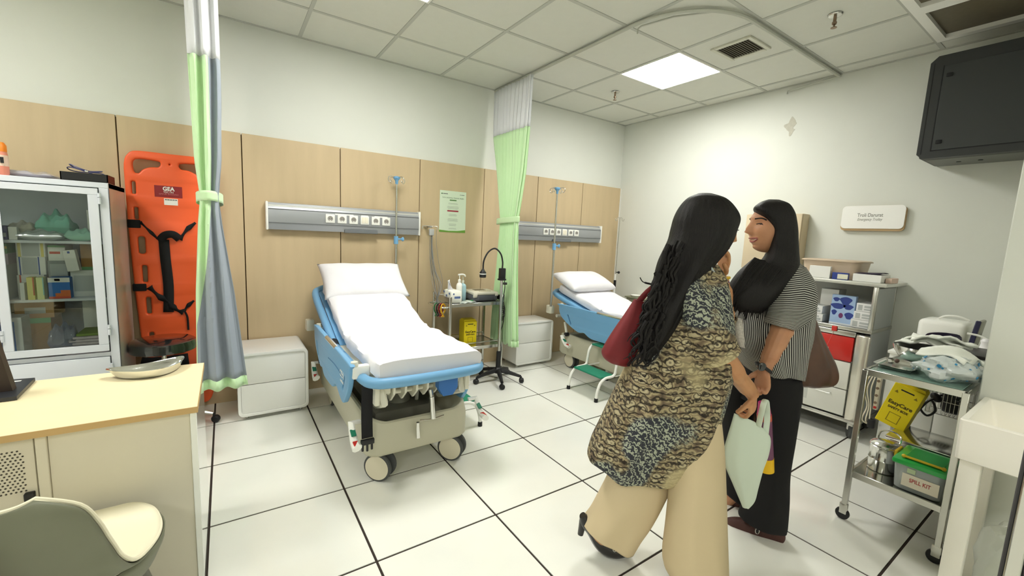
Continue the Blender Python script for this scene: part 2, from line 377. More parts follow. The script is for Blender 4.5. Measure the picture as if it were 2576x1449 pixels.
o = obj('print_lines', lm, INK, t, smooth=False); o['kind'] = 'stuff'
obj('logo', MB().ell((px0 + .022, -.0227, pz1 - .031), (.008, .0006, .006)), INKG, t)
obj('logo_line', MB().box(px0 + .033, px0 + .085, -.0231, -.0227, pz1 - .035, pz1 - .027).box(px1 - .07, px1 - .062, -.0231, -.0227, pz1 - .036, pz1 - .028).box(px1 - .056, px1 - .02, -.0231, -.0227, pz1 - .035, pz1 - .029), INK, t, smooth=False)

# ---------------------------------------------------------------- hospital beds
def lift(y, y0, ang, z0):             # height of deck at y (local, head is +y) when backrest hinges at y0
    return z0 + max(0, y - y0) * math.tan(ang)
def castor(c, parent, r=.082, yaw=0):
    n0 = len(bpy.data.objects)
    o = obj('castor', MB().rbox(c[0] - .012, c[0] + .012, c[1] - .03, c[1] + .045, r, r + .085, .01), m('bed_plastic', (182, 179, 158), .5), parent)
    RZ = Matrix.Translation((c[0], c[1], 0)) @ Matrix.Rotation(yaw, 4, 'Z') @ Matrix.Translation((-c[0], -c[1], 0))
    for d in (-1, 1):
        x = c[0] + d * .029
        mb = MB().lathe([(.001, -.013), (r - .012, -.013), (r, -.008), (r, .008), (r - .012, .013), (.001, .013)], (0, 0, 0), 32, RZ @ Matrix.Translation((x, c[1], r)) @ Matrix.Rotation(math.pi / 2, 4, 'Y'))
        tw = obj('tyre', mb, RUB, o)
        mb = MB().lathe([(.001, 0), (r - .011, 0), (r - .013, .003), (.001, .004)], (0, 0, 0), 32, RZ @ Matrix.Translation((x + d * .0122, c[1], r)) @ Matrix.Rotation(d * math.pi / 2, 4, 'Y'))
        obj('hub_cap', mb, m('bed_disc', (205, 198, 176), .5), o)
def pedal(p, parent, sgn):
    o = obj('brake_pedal', MB().tube([(p[0] + .05 * -sgn, p[1] + .01, p[2] + .03), (p[0], p[1], p[2] + .035), (p[0], p[1] - .03, p[2] - .01), (p[0], p[1] - .075, p[2] - .045), (p[0], p[1] - .13, p[2] - .05)], [.012, .014, .013, .015, .018], 8, flat=1.5), WPL, parent)
    for (a, b, cc) in ((-.035, -.012, GREEN), (-.095, -.047, RED)):
        Mx = Matrix.Translation((p[0], p[1] + a - .008, p[2] + b + .012)) @ Matrix.Rotation(.5 if a > -.05 else .12, 4, 'X')
        obj('pedal_mark', MB().rbox(-.013, .013, -.024, .02, -.004, .004, .002, 1, Mx), cc, o)
def make_bed(cx, yf, yh, ang, hinge, label, near):
    L = yh - yf; t = thing('hospital_bed', label, 'hospital bed', (cx, (yf + yh) / 2, 0), group='patient transfer beds')
    hw = .335; zr = .64
    P = lambda x, y, z: (cx + x, y, z)
    # rim round the deck
    def rimz(y): return zr - .02 + (lift(y, hinge, ang, 0) if y > hinge else 0) + .03 * max(0, (-y + (yf + .25))) 
    rc = .11; pts = []
    for sx, a0 in ((1, -90),):
        pass
    foot = [(-hw, yf + .3), (-hw, yf + rc), (-hw + rc * .3, yf + rc * .3), (-hw + rc, yf), (0, yf - .012), (hw - rc, yf), (hw - rc * .3, yf + rc * .3), (hw, yf + rc), (hw, yf + .3)]
    side = lambda s: [(s * hw, yf + .55), (s * hw, hinge - .12), (s * hw, hinge)]
    path = [(x, y, rimz(y)) for x, y in foot]
    right = [(hw, y, rimz(y)) for y in (yf + .6, hinge - .25, hinge - .04)]
    left = [(-hw, y, rimz(y)) for y in (hinge - .04, hinge - .25, yf + .6)]
    full = left + path + right
    obj('deck_rim', MB().tube([P(*p) for p in sp(full, 5)], .029, 12), BLUE, t)
    c_, s_ = math.cos(ang), math.sin(ang); LB = (yh - hinge) / c_ - .02
    def BP(x, l, dz=0):                # point on backrest plane
        return P(x, hinge + l * c_ - dz * s_, zr - .02 + l * s_ + dz * c_)
    bh = [BP(-hw, 0), BP(-hw, .2), BP(-hw, LB - .16), BP(-hw + .05, LB - .04), BP(-hw + .16, LB), BP(0, LB), BP(hw - .16, LB), BP(hw - .05, LB - .04), BP(hw, LB - .16), BP(hw, .2), BP(hw, 0)]
    o = obj('backrest_rim', MB().tube(sp(bh, 5), .027, 12), BLUE, t)
    for s in (-1, 1): obj('joint_sleeve', MB().tube([BP(s * hw, -.03), BP(s * hw, .05)], .034, 14), BLACK, o)
    obj('deck', MB().rbox(cx - hw + .02, cx + hw - .02, yf + .03, hinge, zr - .05, zr - .015, .01), m('deck_cream', (206, 202, 184), .5), t)
    MB_ = MB(); ring = []
    for l in (0, LB - .06): ring.append([BP(-hw + .03, l, -.03), BP(hw - .03, l, -.03), BP(hw - .03, l, .005), BP(-hw + .03, l, .005)])
    obj('backrest_panel', MB_.ring_loft(ring), BLUE, t)
    # mattress with sheet: lofted along y
    th = .10; mw = .298
    ys = [yf + .035, yf + .045, yf + .07] + [yf + .12 + i * (hinge - yf - .16) / 12 for i in range(13)] + []
    rings = []
    def sec(cyz, nrm, k=1.0, w_=mw, h=th):
        y, z = cyz; ny, nz = nrm; out = []
        N = 28
        for i in range(N):
            q = 2 * math.pi * i / N; cx_ = abs(math.cos(q)) ** .32 * (1 if math.cos(q) > 0 else -1); sz = abs(math.sin(q)) ** .45 * (1 if math.sin(q) > 0 else -1)
            wob = .004 * math.sin(y * 31 + q * 3) + .003 * math.sin(y * 13 + q * 7)
            X = (w_ + wob) * cx_ * k; Z = (h / 2 + (sz * h / 2 + wob * .6) * k)
            out.append(P(X + .015, y + ny * Z, z + nz * Z))
        return out
    for y in ys:
        e = y - yf; k = min(1, .88 + e * 2) if e < .06 else 1
        rings.append(sec((y, zr - .012), (0, 1), k))
    for i in range(1, 5):
        a = ang * i / 5; rings.append(sec((hinge - .03 + .012 * i, zr - .012 + .0012 * i * i), (-math.sin(a), math.cos(a))))
    nb = 9
    for i in range(nb + 1):
        l = .05 + (LB - .12) * i / nb; p = BP(0, l, .008); rings.append(sec((p[1], p[2]), (-s_, c_), 1 if i < nb else .95))
    mt = obj('mattress', MB().ring_loft(rings), LINEN, t)
    # folded draw sheet across the lower half
    ysf = yf + .04 + (.0 if near else .3); r2 = []
    for i in range(19):
        y = yf + .03 + i * .0372; e = y - yf - .03; k = 1.018 if e > .03 else .985
        r2.append(sec((y - .006, zr - .016), (0, 1), k, mw + .007, th + .0125))
    o = obj('folded_sheet', MB().ring_loft(r2), LINEN, mt)
    # lift column, base frame
    BP_ = m('bed_plastic', (182, 179, 158), .5)
    bw = .305
    outl = lambda k: [(-bw * k, 0)]
    rings = []
    for z, e, inn in ((.155, 0, 0), (.15, .0, 0), (.17, .012, 0), (.30, .012, 0), (.375, .0, 0), (.385, -.012, 0), (.372, -.04, 0), (.24, -.07, 0), (.23, -.09, 0)):
        a, b = bw + e, (yf + .14 - e, yh - .18 + e)
        rings.append([P(x, y, z + (.035 * (1 if z < .2 else 0)) * (1 - min(1, abs(x) / bw * 1.0)) * .8 + (.0 if z < .29 else .05 * (abs(x) / bw) ** 3 - .05)) for x, y in rrect(-a, a, b[0], b[1], .09, 6)])
    obj('base_cover', MB().ring_loft(rings), BP_, t)
    obj('base_plinth', MB().rbox(cx - .2, cx + .2, yf + .4, yh - .45, .21, .30, .03), m('bed_grey', (120, 118, 106), .6), t)
    for yy in (yf + .55, yh - .6):
        o = obj('lift_column', MB().lathe([(.075, .25), (.075, .45), (.06, .46), (.06, zr - .05)], (cx, yy, 0), 24), m('bed_grey2', (168, 168, 156), .4, .3), t)
    # under deck frame: longitudinal beams and ribs
    for s in (-1, 1):
        obj('side_beam', MB().rbox(cx + s * .21 - .02, cx + s * .21 + .02, yf + .12, hinge + .1, zr - .12, zr - .05, .008), CREAM, t)
        obj('arm', MB().tube([P(s * .24, yf + .14, .55), P(s * .235, yf + .1, .48), P(s * .2, yf + .35, .37)], .022, 8), CREAM, t)
    cb = MB(); cb.rbox(cx - .17, cx + .08, yf + .1, yf + .15, .47, .50, .008)
    o = obj('cross_tray', MB().rbox(cx - .2, cx + .16, yf + .1, yf + .24, zr - .085, zr - .05, .01), CREAM, t)
    for i in range(5):
        x = cx - .18 + i * .065
        obj('rib', MB().prism([(yf + .09, zr - .06), (yf + .26, zr - .06), (yf + .24, zr - .16), (yf + .16, zr - .175), (yf + .1, zr - .12)], x - .006, x + .006, 'yz'), CREAM, o)
    obj('rib_bar', MB().tube([P(-.2, yf + .17, zr - .13), P(.09, yf + .17, zr - .13)], .014, 10), CREAM, o)
    obj('blue_bracket', MB().prism([(-.01, zr - .06), (.12, zr - .06), (.13, zr - .13), (.1, zr - .17), (.03, zr - .165), (.01, zr - .12)], yf + .08, yf + .13, 'xz') if False else MB().prism([(cx + .07, zr - .07), (cx + .19, zr - .07), (cx + .19, zr - .13), (cx + .16, zr - .17), (cx + .1, zr - .17), (cx + .07, zr - .12)], yf + .07, yf + .12, 'xz'), m('blue_dark', (52, 108, 176), .4), t)
    for s in (-1, 1): obj('corner_bracket', MB().rbox(cx + s * .27 - .014, cx + s * .27 + .014, yf + .1, yf + .2, zr - .17, zr - .05, .006), CREAM, t)
    if near:
        pv = P(.045, yf + .13, .5)
        o = obj('chrome_lever', MB().tube([(pv[0], pv[1], .5), (pv[0] + .004, pv[1] - .01, .46)], .013, 12), CHROME, t)
        obj('lever_tip', MB().tube([(pv[0] + .004, pv[1] - .01, .46), (pv[0] + .012, pv[1] - .02, .33)], .015, 12), CHROME, o)
        obj('lever_bar', MB().tube([(pv[0] - .07, pv[1] - .02, .335), (pv[0] + .01, pv[1] - .02, .325), (pv[0] + .08, pv[1] - .02, .335)], .004, 8), CHROME, o)
        obj('spare_lever', MB().tube([(pv[0] - .09, pv[1] - .04, .335), (pv[0] - .09, pv[1] - .04, .3), (pv[0] - .088, pv[1] - .045, .245)], [.009, .011, .012], 12), CHROME, t)
    # castors and brake pedals
    for sx in (-1, 1):
        for yy in (yf + .19, yh - .33):
            castor((cx + sx * .225, yy, 0), t, yaw=math.radians(43) if yy < (yf + yh) / 2 else 0)
            pedal((cx + sx * .385, yy + .0, .33), t, sx)
            obj('castor_leg', MB().rbox(cx + sx * .225 - .03, cx + sx * .225 + .03, yy - .03, yy + .05, .15, .28, .015), BP_, t)
    # side guards, lowered
    for s in (-1, 1):
        y0, y1 = yf + .15, hinge + (.33 if near else .50)
        ln = y1 - y0; o_ = [(0, .0), (.02, -.1), (.10, -.2), (.16, -.235), (.30, -.19), (.36, -.2), (.42, -.235), (.62, -.245), (.68, -.235), (.73, -.205), (.79, -.215), (.90, -.16), (.98, -.09), (1, 0), (.97, .018), (.5, .02), (.03, .018)]
        poly = [(y0 + a * ln, b) for a, b in o_]
        ps = [(p.x, p.y) for p in sp([(a, b, 0) for a, b in poly], 4, True)]
        holes = []
        for (ha, tilt) in ((.12, -1), (.885, 1)):
            hc = (y0 + ha * ln, -.118); hh = rrect(-.016, .016, -.06, .06, .015)
            q = tilt * .55; holes.append([(hc[0] + a * math.cos(q) - b * math.sin(q) * -1, hc[1] + b * math.cos(q) - a * math.sin(q)) for a, b in hh])
        gx = .392 if s < 0 else .30; gz = .045 if s < 0 else -.10
        Mx = MX((cx + s * gx, 0, zr + gz), (0, 1, 0), (0, 0, 1))
        g = cv('side_guard', [ps] + holes, .014, BLUE, t, Mx, bevel=.006)
        obj('chrome_bar', MB().tube([P(s * gx, y0 + ln * .34, zr + gz + .017), P(s * gx, y0 + ln * .62, zr + gz + .017)], .015, 12), CHROME, g)
        for ya, k in ((y0 + .0 * ln, 1), (y1 - .02, -1)):
            b_ = obj('guard_bracket', MB().rbox(cx + s * (gx - .04) - .04, cx + s * (gx - .04) + .055, ya - .01, ya + .035, zr + gz - .065, zr + gz + .01, .014), WPL if True else CREAM, g)
            obj('pivot', MB().cyl(P(s * (gx - .017), ya + .01, zr + gz + .005), P(s * (gx - .017), ya + .01, zr + gz + .03), .022, .018, 16), CREAM, b_)
        if near and s < 0:
            text('lettering', 'GEA', .05, MX((cx + s * .392 - .0145, y0 + .16, zr - .035), (0, -1, 0), (0, 0, 1)), WPL, g, bold=.001)
            text('lettering', 'medical', .026, MX((cx + s * .392 - .0145, y0 + .16, zr - .075), (0, -1, 0), (0, 0, 1)), WPL, g)
            obj('guard_groove', MB().tube([(cx - .4065, y0 + .33 + a, zr - .03 - .12 * abs(a) ** 1.5) for a in [-.2 + .04 * i for i in range(11)]], .003, 6), m('blue_shadow', (74, 126, 172), .5), g)
        for ya in (y0 + .28 * ln, y0 + .7 * ln):
            obj('guard_link', MB().tube([P(s * (gx - .02), ya, zr - .1), P(s * (gx - .06), ya + .03, zr - .12), P(s * (gx - .09), ya + .05, zr - .04)], .012, 8), CREAM, g)
    if near:
        st = obj('strap', MB().sheet(1, 8, lambda u, v: P(-.325 + (-.03 + .058 * u), yf + .09 + .01 * math.sin(v * 3), zr - .03 - .30 * v)), BLKM, t, solid=.003)
        obj('buckle', MB().rbox(*[cx - .36, cx - .29], yf + .08, yf + .1, zr - .365, zr - .335, .004), BLACK, st)
        for d in (-1, 0, 1): obj('prong', MB().rbox(cx - .326 + d * .024 - .006, cx - .326 + d * .024 + .006, yf + .085, yf + .097, zr - .4 + (0 if d else -.005), zr - .36, .004), BLACK, st)
    # head end post sockets and knob
    obj('head_frame', MB().tube([P(-.3, yh - .12, zr - .1), P(.3, yh - .12, zr - .1)], .018, 10), CREAM, t)
    for s in (-1, 1): obj('pole_socket', MB().rbox(cx + s * .37 - .03, cx + s * .37 + .03, yh - .13, yh - .05, zr - .07, zr + .02, .01), CREAM, t)
    obj('pivot_link', MB().tube([P(-.31, yh - .28, .5), P(-.33, yh - .34, .38)], .014, 10), CREAM, t)
    obj('pivot_knob', MB().cyl(P(-.35, yh - .34, .38), P(-.31, yh - .34, .38), .022, n=16), BLACK, t)
    return t
def drip_pole(t, x, y, z0, z1, zc, n=4, mat=BLUE, part=True, hr=.085):
    o = obj('drip_pole', MB().cyl((x, y, z0), (x, y, zc), .0125, n=12).cyl((x, y, zc - .03), (x, y, z1), .009, n=12), STEEL, t)
    obj('clamp_collar', MB().cyl((x, y, zc - .045), (x, y, zc + .025), .02, .02, 14), mat, o)
    obj('clamp_knob', MB().tube([(x, y, zc), (x + .05, y - .01, zc)], [.007, .007], 8).ell((x + .058, y - .01, zc), (.014, .014, .02)), mat, o)
    obj('hook_hub', MB().lathe([(.012, -.05), (.014, -.02), (.03, 0), (.03, .014), (.01, .02), (.002, .02)], (x, y, z1), 16), mat, o)
    for i in range(n):
        a = 2 * math.pi * i / n + (.35 if n == 4 else 0); ca, sa = math.cos(a), math.sin(a)
        p = [(0.02, .008), (hr * .7, .012), (hr, .005), (hr + .006, -.018), (hr - .004, -.036), (hr - .02, -.036), (hr - .026, -.02)]
        obj('hook', MB().tube(sp([(x + r * ca, y + r * sa, z1 + z) for r, z in p], 4), .0032, 6), STEEL, o)
bedA = make_bed(-3.397, -1.83, -.12, math.radians(19), -.98, 'near blue framed hospital bed with white sheet, raised backrest and hanging black strap', True)
drip_pole(bedA, -3.035, -.135, .58, 1.865, 1.33)
bedB = make_bed(-.975, -2.12, -.24, math.radians(14), -1.02, 'far blue framed hospital bed with white sheet, in the corner behind the two women', False)
drip_pole(bedB, -1.40, -.40, .66, 1.915, 1.32)
def pillow(c, hx, hy, h, ang, label, seed):
    r_ = random.Random(seed)
    Mx = Matrix.Translation(c) @ Matrix.Rotation(ang, 4, 'X')
    def f(sg):
        def g(u, v):
            a, b = u * 2 - 1, v * 2 - 1
            e = max(0, 1 - abs(a) ** 3.2) * max(0, 1 - abs(b) ** 2.6)
            pinch = 1 - .05 * (1 - abs(a)) ** 1 * abs(b) ** 4 - .0
            X = a * hx * (1 - .045 * (1 - b * b)) ; Y = b * hy * (1 - .07 * (1 - a * a))
            wr = .004 * math.sin(9 * a + 4 * b) * e + .006 * math.sin(14 * a * (1 - .3 * b)) * (abs(b) ** 3) * e ** .4
            return Mx @ Vector((X, Y, sg * (h / 2 * e ** .45 + wr)))
        return g
    mb = MB().sheet(30, 22, f(1)).sheet(30, 22, f(-1))
    o = obj('pillow', mb, LINEN, None)
    bm = bmesh.new(); bm.from_mesh(o.data); bmesh.ops.remove_doubles(bm, verts=bm.verts, dist=.0008); bmesh.ops.recalc_face_normals(bm, faces=bm.faces); bm.to_mesh(o.data); bm.free()
    setorigin(o, c); return tag(o, label, 'pillow', 'pillows on the beds')
pillow((-3.372, -.36, .985), .335, .20, .15, math.radians(38), 'plump white pillow on the raised head of the near bed', 1)
pillow((-.985, -.47, .935), .33, .20, .155, math.radians(20), 'white pillow on the far bed in the corner', 2)

# ---------------------------------------------------------------- white bedside cabinets
def bedside(x0, x1, yf, yb, label):
    t = thing('bedside_cabinet', label, 'cabinet', ((x0 + x1) / 2, (yf + yb) / 2, 0), group='white bedside cabinets')
    W = m('cab_white', (236, 236, 232), .3, coat=.3); z0, z1 = .03, .492
    out = rrect(x0, x1, z0, z1, .035); inn = rrect(x0 + .016, x1 - .016, z0 + .016, z1 - .016, .022)
    cv('body', [out, inn], (yb - yf) / 2, W, t, MX((0, (yf + yb) / 2, 0), (1, 0, 0), (0, 0, 1)), bevel=.002)
    obj('back', MB().box(x0 + .012, x1 - .012, yb - .02, yb - .004, z0 + .012, z1 - .012), W, t, smooth=False)
    zm = (z0 + z1) / 2 + .0
    for a, b in ((z0 + .019, zm - .0025), (zm + .0025, z1 - .019)):
        obj('drawer', MB().rbox(x0 + .019, x1 - .019, yf + .008, yb - .04, a, b, .004), W, t)
    for x in (x0 + .05, x1 - .05):
        for y in (yf + .05, yb - .05): obj('foot', MB().lathe([(.015, 0), (.015, .02), (.009, .022), (.009, .032)], (x, y, 0), 14), CHROME, t)
bedside(-4.275, -3.822, -.47, -.045, 'low white two-drawer bedside cabinet to the left of the near bed')
bedside(-1.79, -1.30, -.345, -.035, 'low white two-drawer bedside cabinet between the lamp stand and the far bed')

# ---------------------------------------------------------------- step stools
def step_stool(cx, cy, rz, label, w_=.36):
    t = thing('step_stool', label, 'step stool', (cx, cy, 0), rz, group='step stools beside the beds')
    G = m('step_green', (28, 124, 96), .6, bump=.1, bscale=300)
    R_ = .0125
    K = dict(world=False)
    for s in (-1, 1):
        y = s * w_ / 2
        obj('side_frame', MB().tube(sp([(-.27, y, .018), (-.262, y, .09), (-.23, y, .165), (-.17, y, .198), (-.09, y, .202), (-.055, y, .22), (-.045, y, .27), (-.03, y, .35), (.01, y, .395), (.07, y, .40), (.18, y, .40), (.215, y, .385), (.225, y, .34), (.235, y, .1), (.24, y, .018)], 4), R_, 10), WPL, t, **K)
        for x in (-.27, .24): obj('foot_cap', MB().lathe([(.017, 0), (.0165, .03), (.014, .034), (.002, .034)], (x, y, 0), 14), BLACK, t, **K)
        obj('stay', MB().cyl((-.05, y, .2), (.232, y, .2), .008, n=8), WPL, t, **K)
    for x, z in ((.232, .2), (.2, .392)): obj('crossbar', MB().cyl((x, -w_ / 2, z), (x, w_ / 2, z), .009, n=8), WPL, t, **K)
    obj('tread', MB().rbox(-.225, -.055, -w_ / 2 + .005, w_ / 2 - .005, .196, .212, .006), G, t, **K)
    obj('tread', MB().rbox(-.01, .2, -w_ / 2 + .005, w_ / 2 - .005, .397, .413, .006), G, t, **K)
step_stool(-1.41, -1.245, math.radians(0), 'white tube step stool with two green treads in front of the far bed')
step_stool(-3.065, -1.17, math.radians(-180), 'white tube step stool with green treads half hidden behind the near bed', .34)

# ---------------------------------------------------------------- steel trolley by the wall
def steel_trolley(x0, x1, y0, y1, zt, zb, label, posts_up=.06, glass=False, handle=True, group=None, shelfmat=None):
    t = thing('instrument_trolley', label, 'trolley', ((x0 + x1) / 2, (y0 + y1) / 2, 0), group=group)
    b = .012
    for x in (x0, x1):
        for y in (y0, y1):
            o = obj('post', MB().rbox(x - b, x + b, y - b, y + b, .085, zt + posts_up, .002, 1), STEEL, t)
            c = obj('castor', MB().rbox(x - .011, x + .011, y - .016, y + .02, .03, .09, .005), STEEL, t)
            obj('wheel', MB().lathe([(.001, -.01), (.028, -.01), (.031, -.006), (.031, .006), (.028, .01), (.001, .01)], (0, 0, 0), 20, Matrix.Translation((x, y + .004, .031)) @ Matrix.Rotation(math.pi / 2, 4, 'Y')), BLACK, c)
    for z, nm in ((zt, 'top_shelf'), (zb, 'lower_shelf')):
        o = obj(nm, MB().rbox(x0, x1, y0, y1, z - .006, z, .002, 1), shelfmat or STEEL, t)
        for (a, bb, c, d) in ((x0, x1, y0, y0), (x0, x1, y1, y1), (x0, x0, y0, y1), (x1, x1, y0, y1)):
            obj('shelf_lip', MB().rbox(a - .006, bb + .006, c - .006, d + .006, z - .028, z + .004, .002, 1), STEEL, o)
    return t
tA = steel_trolley(-2.655, -2.09, -.50, -.14, .765, .345, 'steel instrument trolley against the wood panels holding tissues, bottles and a recorder', .07)
obj('push_handle', MB().tube(sp([(-2.655, -.48, .735), (-2.70, -.47, .735), (-2.735, -.43, .735), (-2.735, -.21, .735), (-2.70, -.17, .735), (-2.655, -.16, .735)], 4), .009, 10), CHROME, tA)
for z, y in ((.385, -.5), (.805, -.14), (.385, -.14)): obj('guard_rail', MB().cyl((-2.655, y, z), (-2.09, y, z), .005, n=8), CHROME, tA)
obj('end_plate', MB().rbox(-2.66, -2.652, -.49, -.15, .775, .825, .002, 1), STEEL, tA)
obj('end_plate', MB().rbox(-2.093, -2.085, -.49, -.15, .775, .825, .002, 1), STEEL, tA)
# things on it
def pack(name, x0, x1, y0, y1, z0, z1, mat, label, cat, rz=0, r=.012, group=None, bulge=0):
    c = ((x0 + x1) / 2, (y0 + y1) / 2, z0)
    t = thing(name, label, cat, c, rz, group=group)
    hx, hy = (x1 - x0) / 2, (y1 - y0) / 2
    o = obj('body', MB().rbox(-hx, hx, -hy, hy, 0, z1 - z0, r), mat, t, world=False)
    return t
TIS = m('tissue_pack', (240, 240, 228), .5)
t = pack('tissue_pack', -2.64, -2.525, -.48, -.31, .766, .885, TIS, 'white soft pack of tissues with a tissue pulled up at the trolley end', 'tissue', .0, .02)
ti = MB().sheet(8, 10, lambda u, v: (-.02 + .05 * (u - .5) * (1.5 - v) + .02 * v * math.sin(5 * u) - .025 * v, .0 + .03 * math.sin(u * 6) * (1 - .4 * v) + .03 * (u - .5), .115 + .1 * v - .02 * abs(u - .4)))
obj('tissue', ti, LINEN, t, world=False, solid=.0015)
for i, (a, z) in enumerate(((-.06, .085), (.0, .06), (.055, .09))): obj('print_mark', MB().box(-.0632, -.0622, a - .012, a + .012, z, z + .018), m('ink_blue', (84, 104, 150), .5), t, world=False, smooth=False)
text('lettering', 'Wipe', .04, MX((-.0, -.1006, .06), (1, 0, 0), (0, 0, 1)), m('ink_blue', (84, 104, 150), .5), t) if False else None
o = obj('print_mark', MB().box(-.03, .03, -.1008, -.1002, .05, .07).box(-.045, -.03, -.1008, -.1002, .085, .1), m('ink_blue', (84, 104, 150), .5), t, world=False, smooth=False)
def pump_bottle(c, label, body, cap, fill=None, h=.16, r=.028, n=4, rot=0):
    t = thing('pump_bottle', label, 'bottle', c, rot, group='pump bottles on the steel trolley')
    N = 24; rings = []
    for rr, z in ((r * .9, 0), (r, .008), (r, h * .78), (r * .8, h * .88), (r * .4, h * .93), (r * .38, h)):
        rings.append([(rr * (abs(math.cos(q)) ** (.6 if n == 4 else 1)) * (1 if math.cos(q) > 0 else -1), rr * (abs(math.sin(q)) ** (.6 if n == 4 else 1)) * (1 if math.sin(q) > 0 else -1), z) for q in [2 * math.pi * i / N for i in range(N)]])
    obj('bottle', MB().ring_loft(rings), body, t, world=False)
    obj('collar', MB().lathe([(.013, h - .012), (.014, h + .012), (.009, h + .018), (.004, h + .02)], (0, 0, 0), 16), cap, t, world=False)
    return t
t = pump_bottle((-2.485, -.335, .766), 'tall white pump bottle with a long spout behind the tissue pack', WPL, WPL, h=.19, r=.029, n=2)
obj('pump', MB().tube([(0, 0, .19), (0, 0, .245)], .004, 8).tube(sp([(-.015, 0, .25), (0, 0, .252), (.03, 0, .254), (.055, 0, .246), (.06, 0, .23)], 3), [.008] * 3 + [.0075] * 9 + [.004], 8), WPL, t, world=False)
t = pump_bottle((-2.43, -.30, .766), 'clear bottle of pale blue liquid between the white bottle and the recorder', m('bottle_clear_blue', (170, 205, 214), .15, alpha=.92), m('cap_clear', (214, 214, 200), .3), h=.175, r=.03)
obj('nozzle', MB().tube([(0, 0, .19), (0, 0, .23)], [.005, .0035], 8), m('cap_clear'), t, world=False)
# electrocardiograph
t = thing('recorder', 'grey and cream portable heart recorder on the right of the steel trolley', 'medical device', (-2.23, -.30, .766), math.radians(-4))
K = dict(world=False)
DG = m('device_grey', (96, 100, 106), .5); DC = m('device_cream', (214, 210, 194), .45)
obj('case', MB().rbox(-.13, .13, -.12, .12, .0, .062, .012), DG, t, **K)
obj('lid', MB().rbox(-.135, .135, -.125, .125, .058, .088, .012), DC, t, **K)
obj('lid_front', MB().rbox(-.135, -.09, -.13, -.11, .035, .08, .008).rbox(.1, .135, -.13, -.11, .045, .08, .008), DC, t, **K)
obj('screen', MB().rbox(-.06, .06, .0, .075, .0875, .0895, .002), m('screen_dark', (90, 84, 70), .2), t, **K)
obj('hatch', MB().rbox(-.07, .09, -.126, -.12, .006, .055, .003), m('device_grey2', (80, 84, 90), .5), t, **K)
for i in range(6): obj('key', MB().rbox(-.05 + i * .022, -.035 + i * .022, -.08, -.065, .088, .091, .002, 1), m('key_tan', (176, 160, 128), .5), t, **K)
# plastic packet
t = thing('plastic_packet', 'clear packet with a green item lying in front of the recorder', 'packet', (-2.455, -.44, .768), .15)
obj('packet', MB().sheet(12, 8, lambda u, v: ((u - .5) * .19 + .03 * (v - .5), (v - .5) * .1, .004 + .014 * math.sin(math.pi * u) * math.sin(math.pi * v) + .003 * math.sin(17 * u + 9 * v))), m('clear_film', (222, 232, 226), .12, alpha=.55, coat=.5), t, world=False, solid=.0008)
obj('contents', MB().ell((.0, .0, .008), (.05, .026, .008)).ell((.045, -.01, .011), (.022, .018, .01)), m('mask_green', (48, 112, 66), .5), t, world=False)
# safety box
YEL = m('yellow_card', (236, 212, 18), .55)
def safety_box(c, rz, label, w_, d_, h, tilt=0, hand=False):
    t = thing('safety_box', label, 'sharps box', c, rz, group='yellow sharps boxes')
    Tm = Matrix.Rotation(tilt, 4, 'Y')
    def o_(n, mb, mt): 
        mb.v = [tuple(Tm @ Vector(p)) for p in mb.v]; return obj(n, mb, mt, t, world=False, smooth=False)
    o_('box', MB().rbox(-w_ / 2, w_ / 2, -d_ / 2, d_ / 2, 0, h, .002, 1), YEL)
    o_('lid_flap', MB().prism([(-w_ / 2, h), (w_ / 2, h), (w_ / 2 - .01, h + .016), (-w_ / 2 + .01, h + .016)], -d_ * .35, d_ * .35, 'xz'), YEL)
    o_('handle_slot', MB().rbox(-w_ * .22, w_ * .22, -d_ / 2 - .0008, -d_ / 2 + .001, h - .03, h - .022, .001, 1), BLACK)
    ink = m('ink_brown', (62, 52, 18), .6)
    for s, z, sz, wd in (('EasyCare', h * .55, .03, w_ * .8), ('SAFETY BOX', h * .43, .018, w_ * .68)):
        text('lettering', s, sz, Tm @ MX((0, -d_ / 2 - .0012, z), (1, 0, 0), (0, 0, 1)), ink, t, width=wd, bold=.0006).matrix_parent_inverse = Matrix()
    for s in (-1, 1): o_('warning_mark', MB().prism([(s * w_ * .32 + .01 * math.cos(a), h * .82 + .01 * math.sin(a)) for a in (math.pi / 2, math.pi * 7 / 6, math.pi * 11 / 6)], -d_ / 2 - .001, -d_ / 2 + .0005, 'xz'), m('ink_olive', (150, 128, 20), .6))
    fr = MB(); a, b, z0, z1 = -w_ * .2, w_ * .2, h * .1, h * .32
    for q in ((a, b, z0, z0 + .003), (a, b, z1 - .003, z1), (a, a + .003, z0, z1), (b - .003, b, z0, z1)): fr.box(q[0], q[1], -d_ / 2 - .0012, -d_ / 2, q[2], q[3])
    o_('pictogram', fr, m('ink_olive'))
    return t
_t0 = text
def text(name, s, size, M, mat, parent, **k):      # lettering given in the local frame of its (unrotated or rotated) parent
    r = root_of(parent)
    if name == 'lettering' and r is not None and r.name.startswith('safety_box'):
        M = Matrix.Translation(r.location) @ r.rotation_euler.to_matrix().to_4x4() @ M
    return _t0(name, s, size, M, mat, parent, **k)
safety_box((-2.38, -.34, .346), math.radians(-6), 'yellow cardboard sharps box on the lower shelf of the steel trolley by the wall', .13, .13, .225)
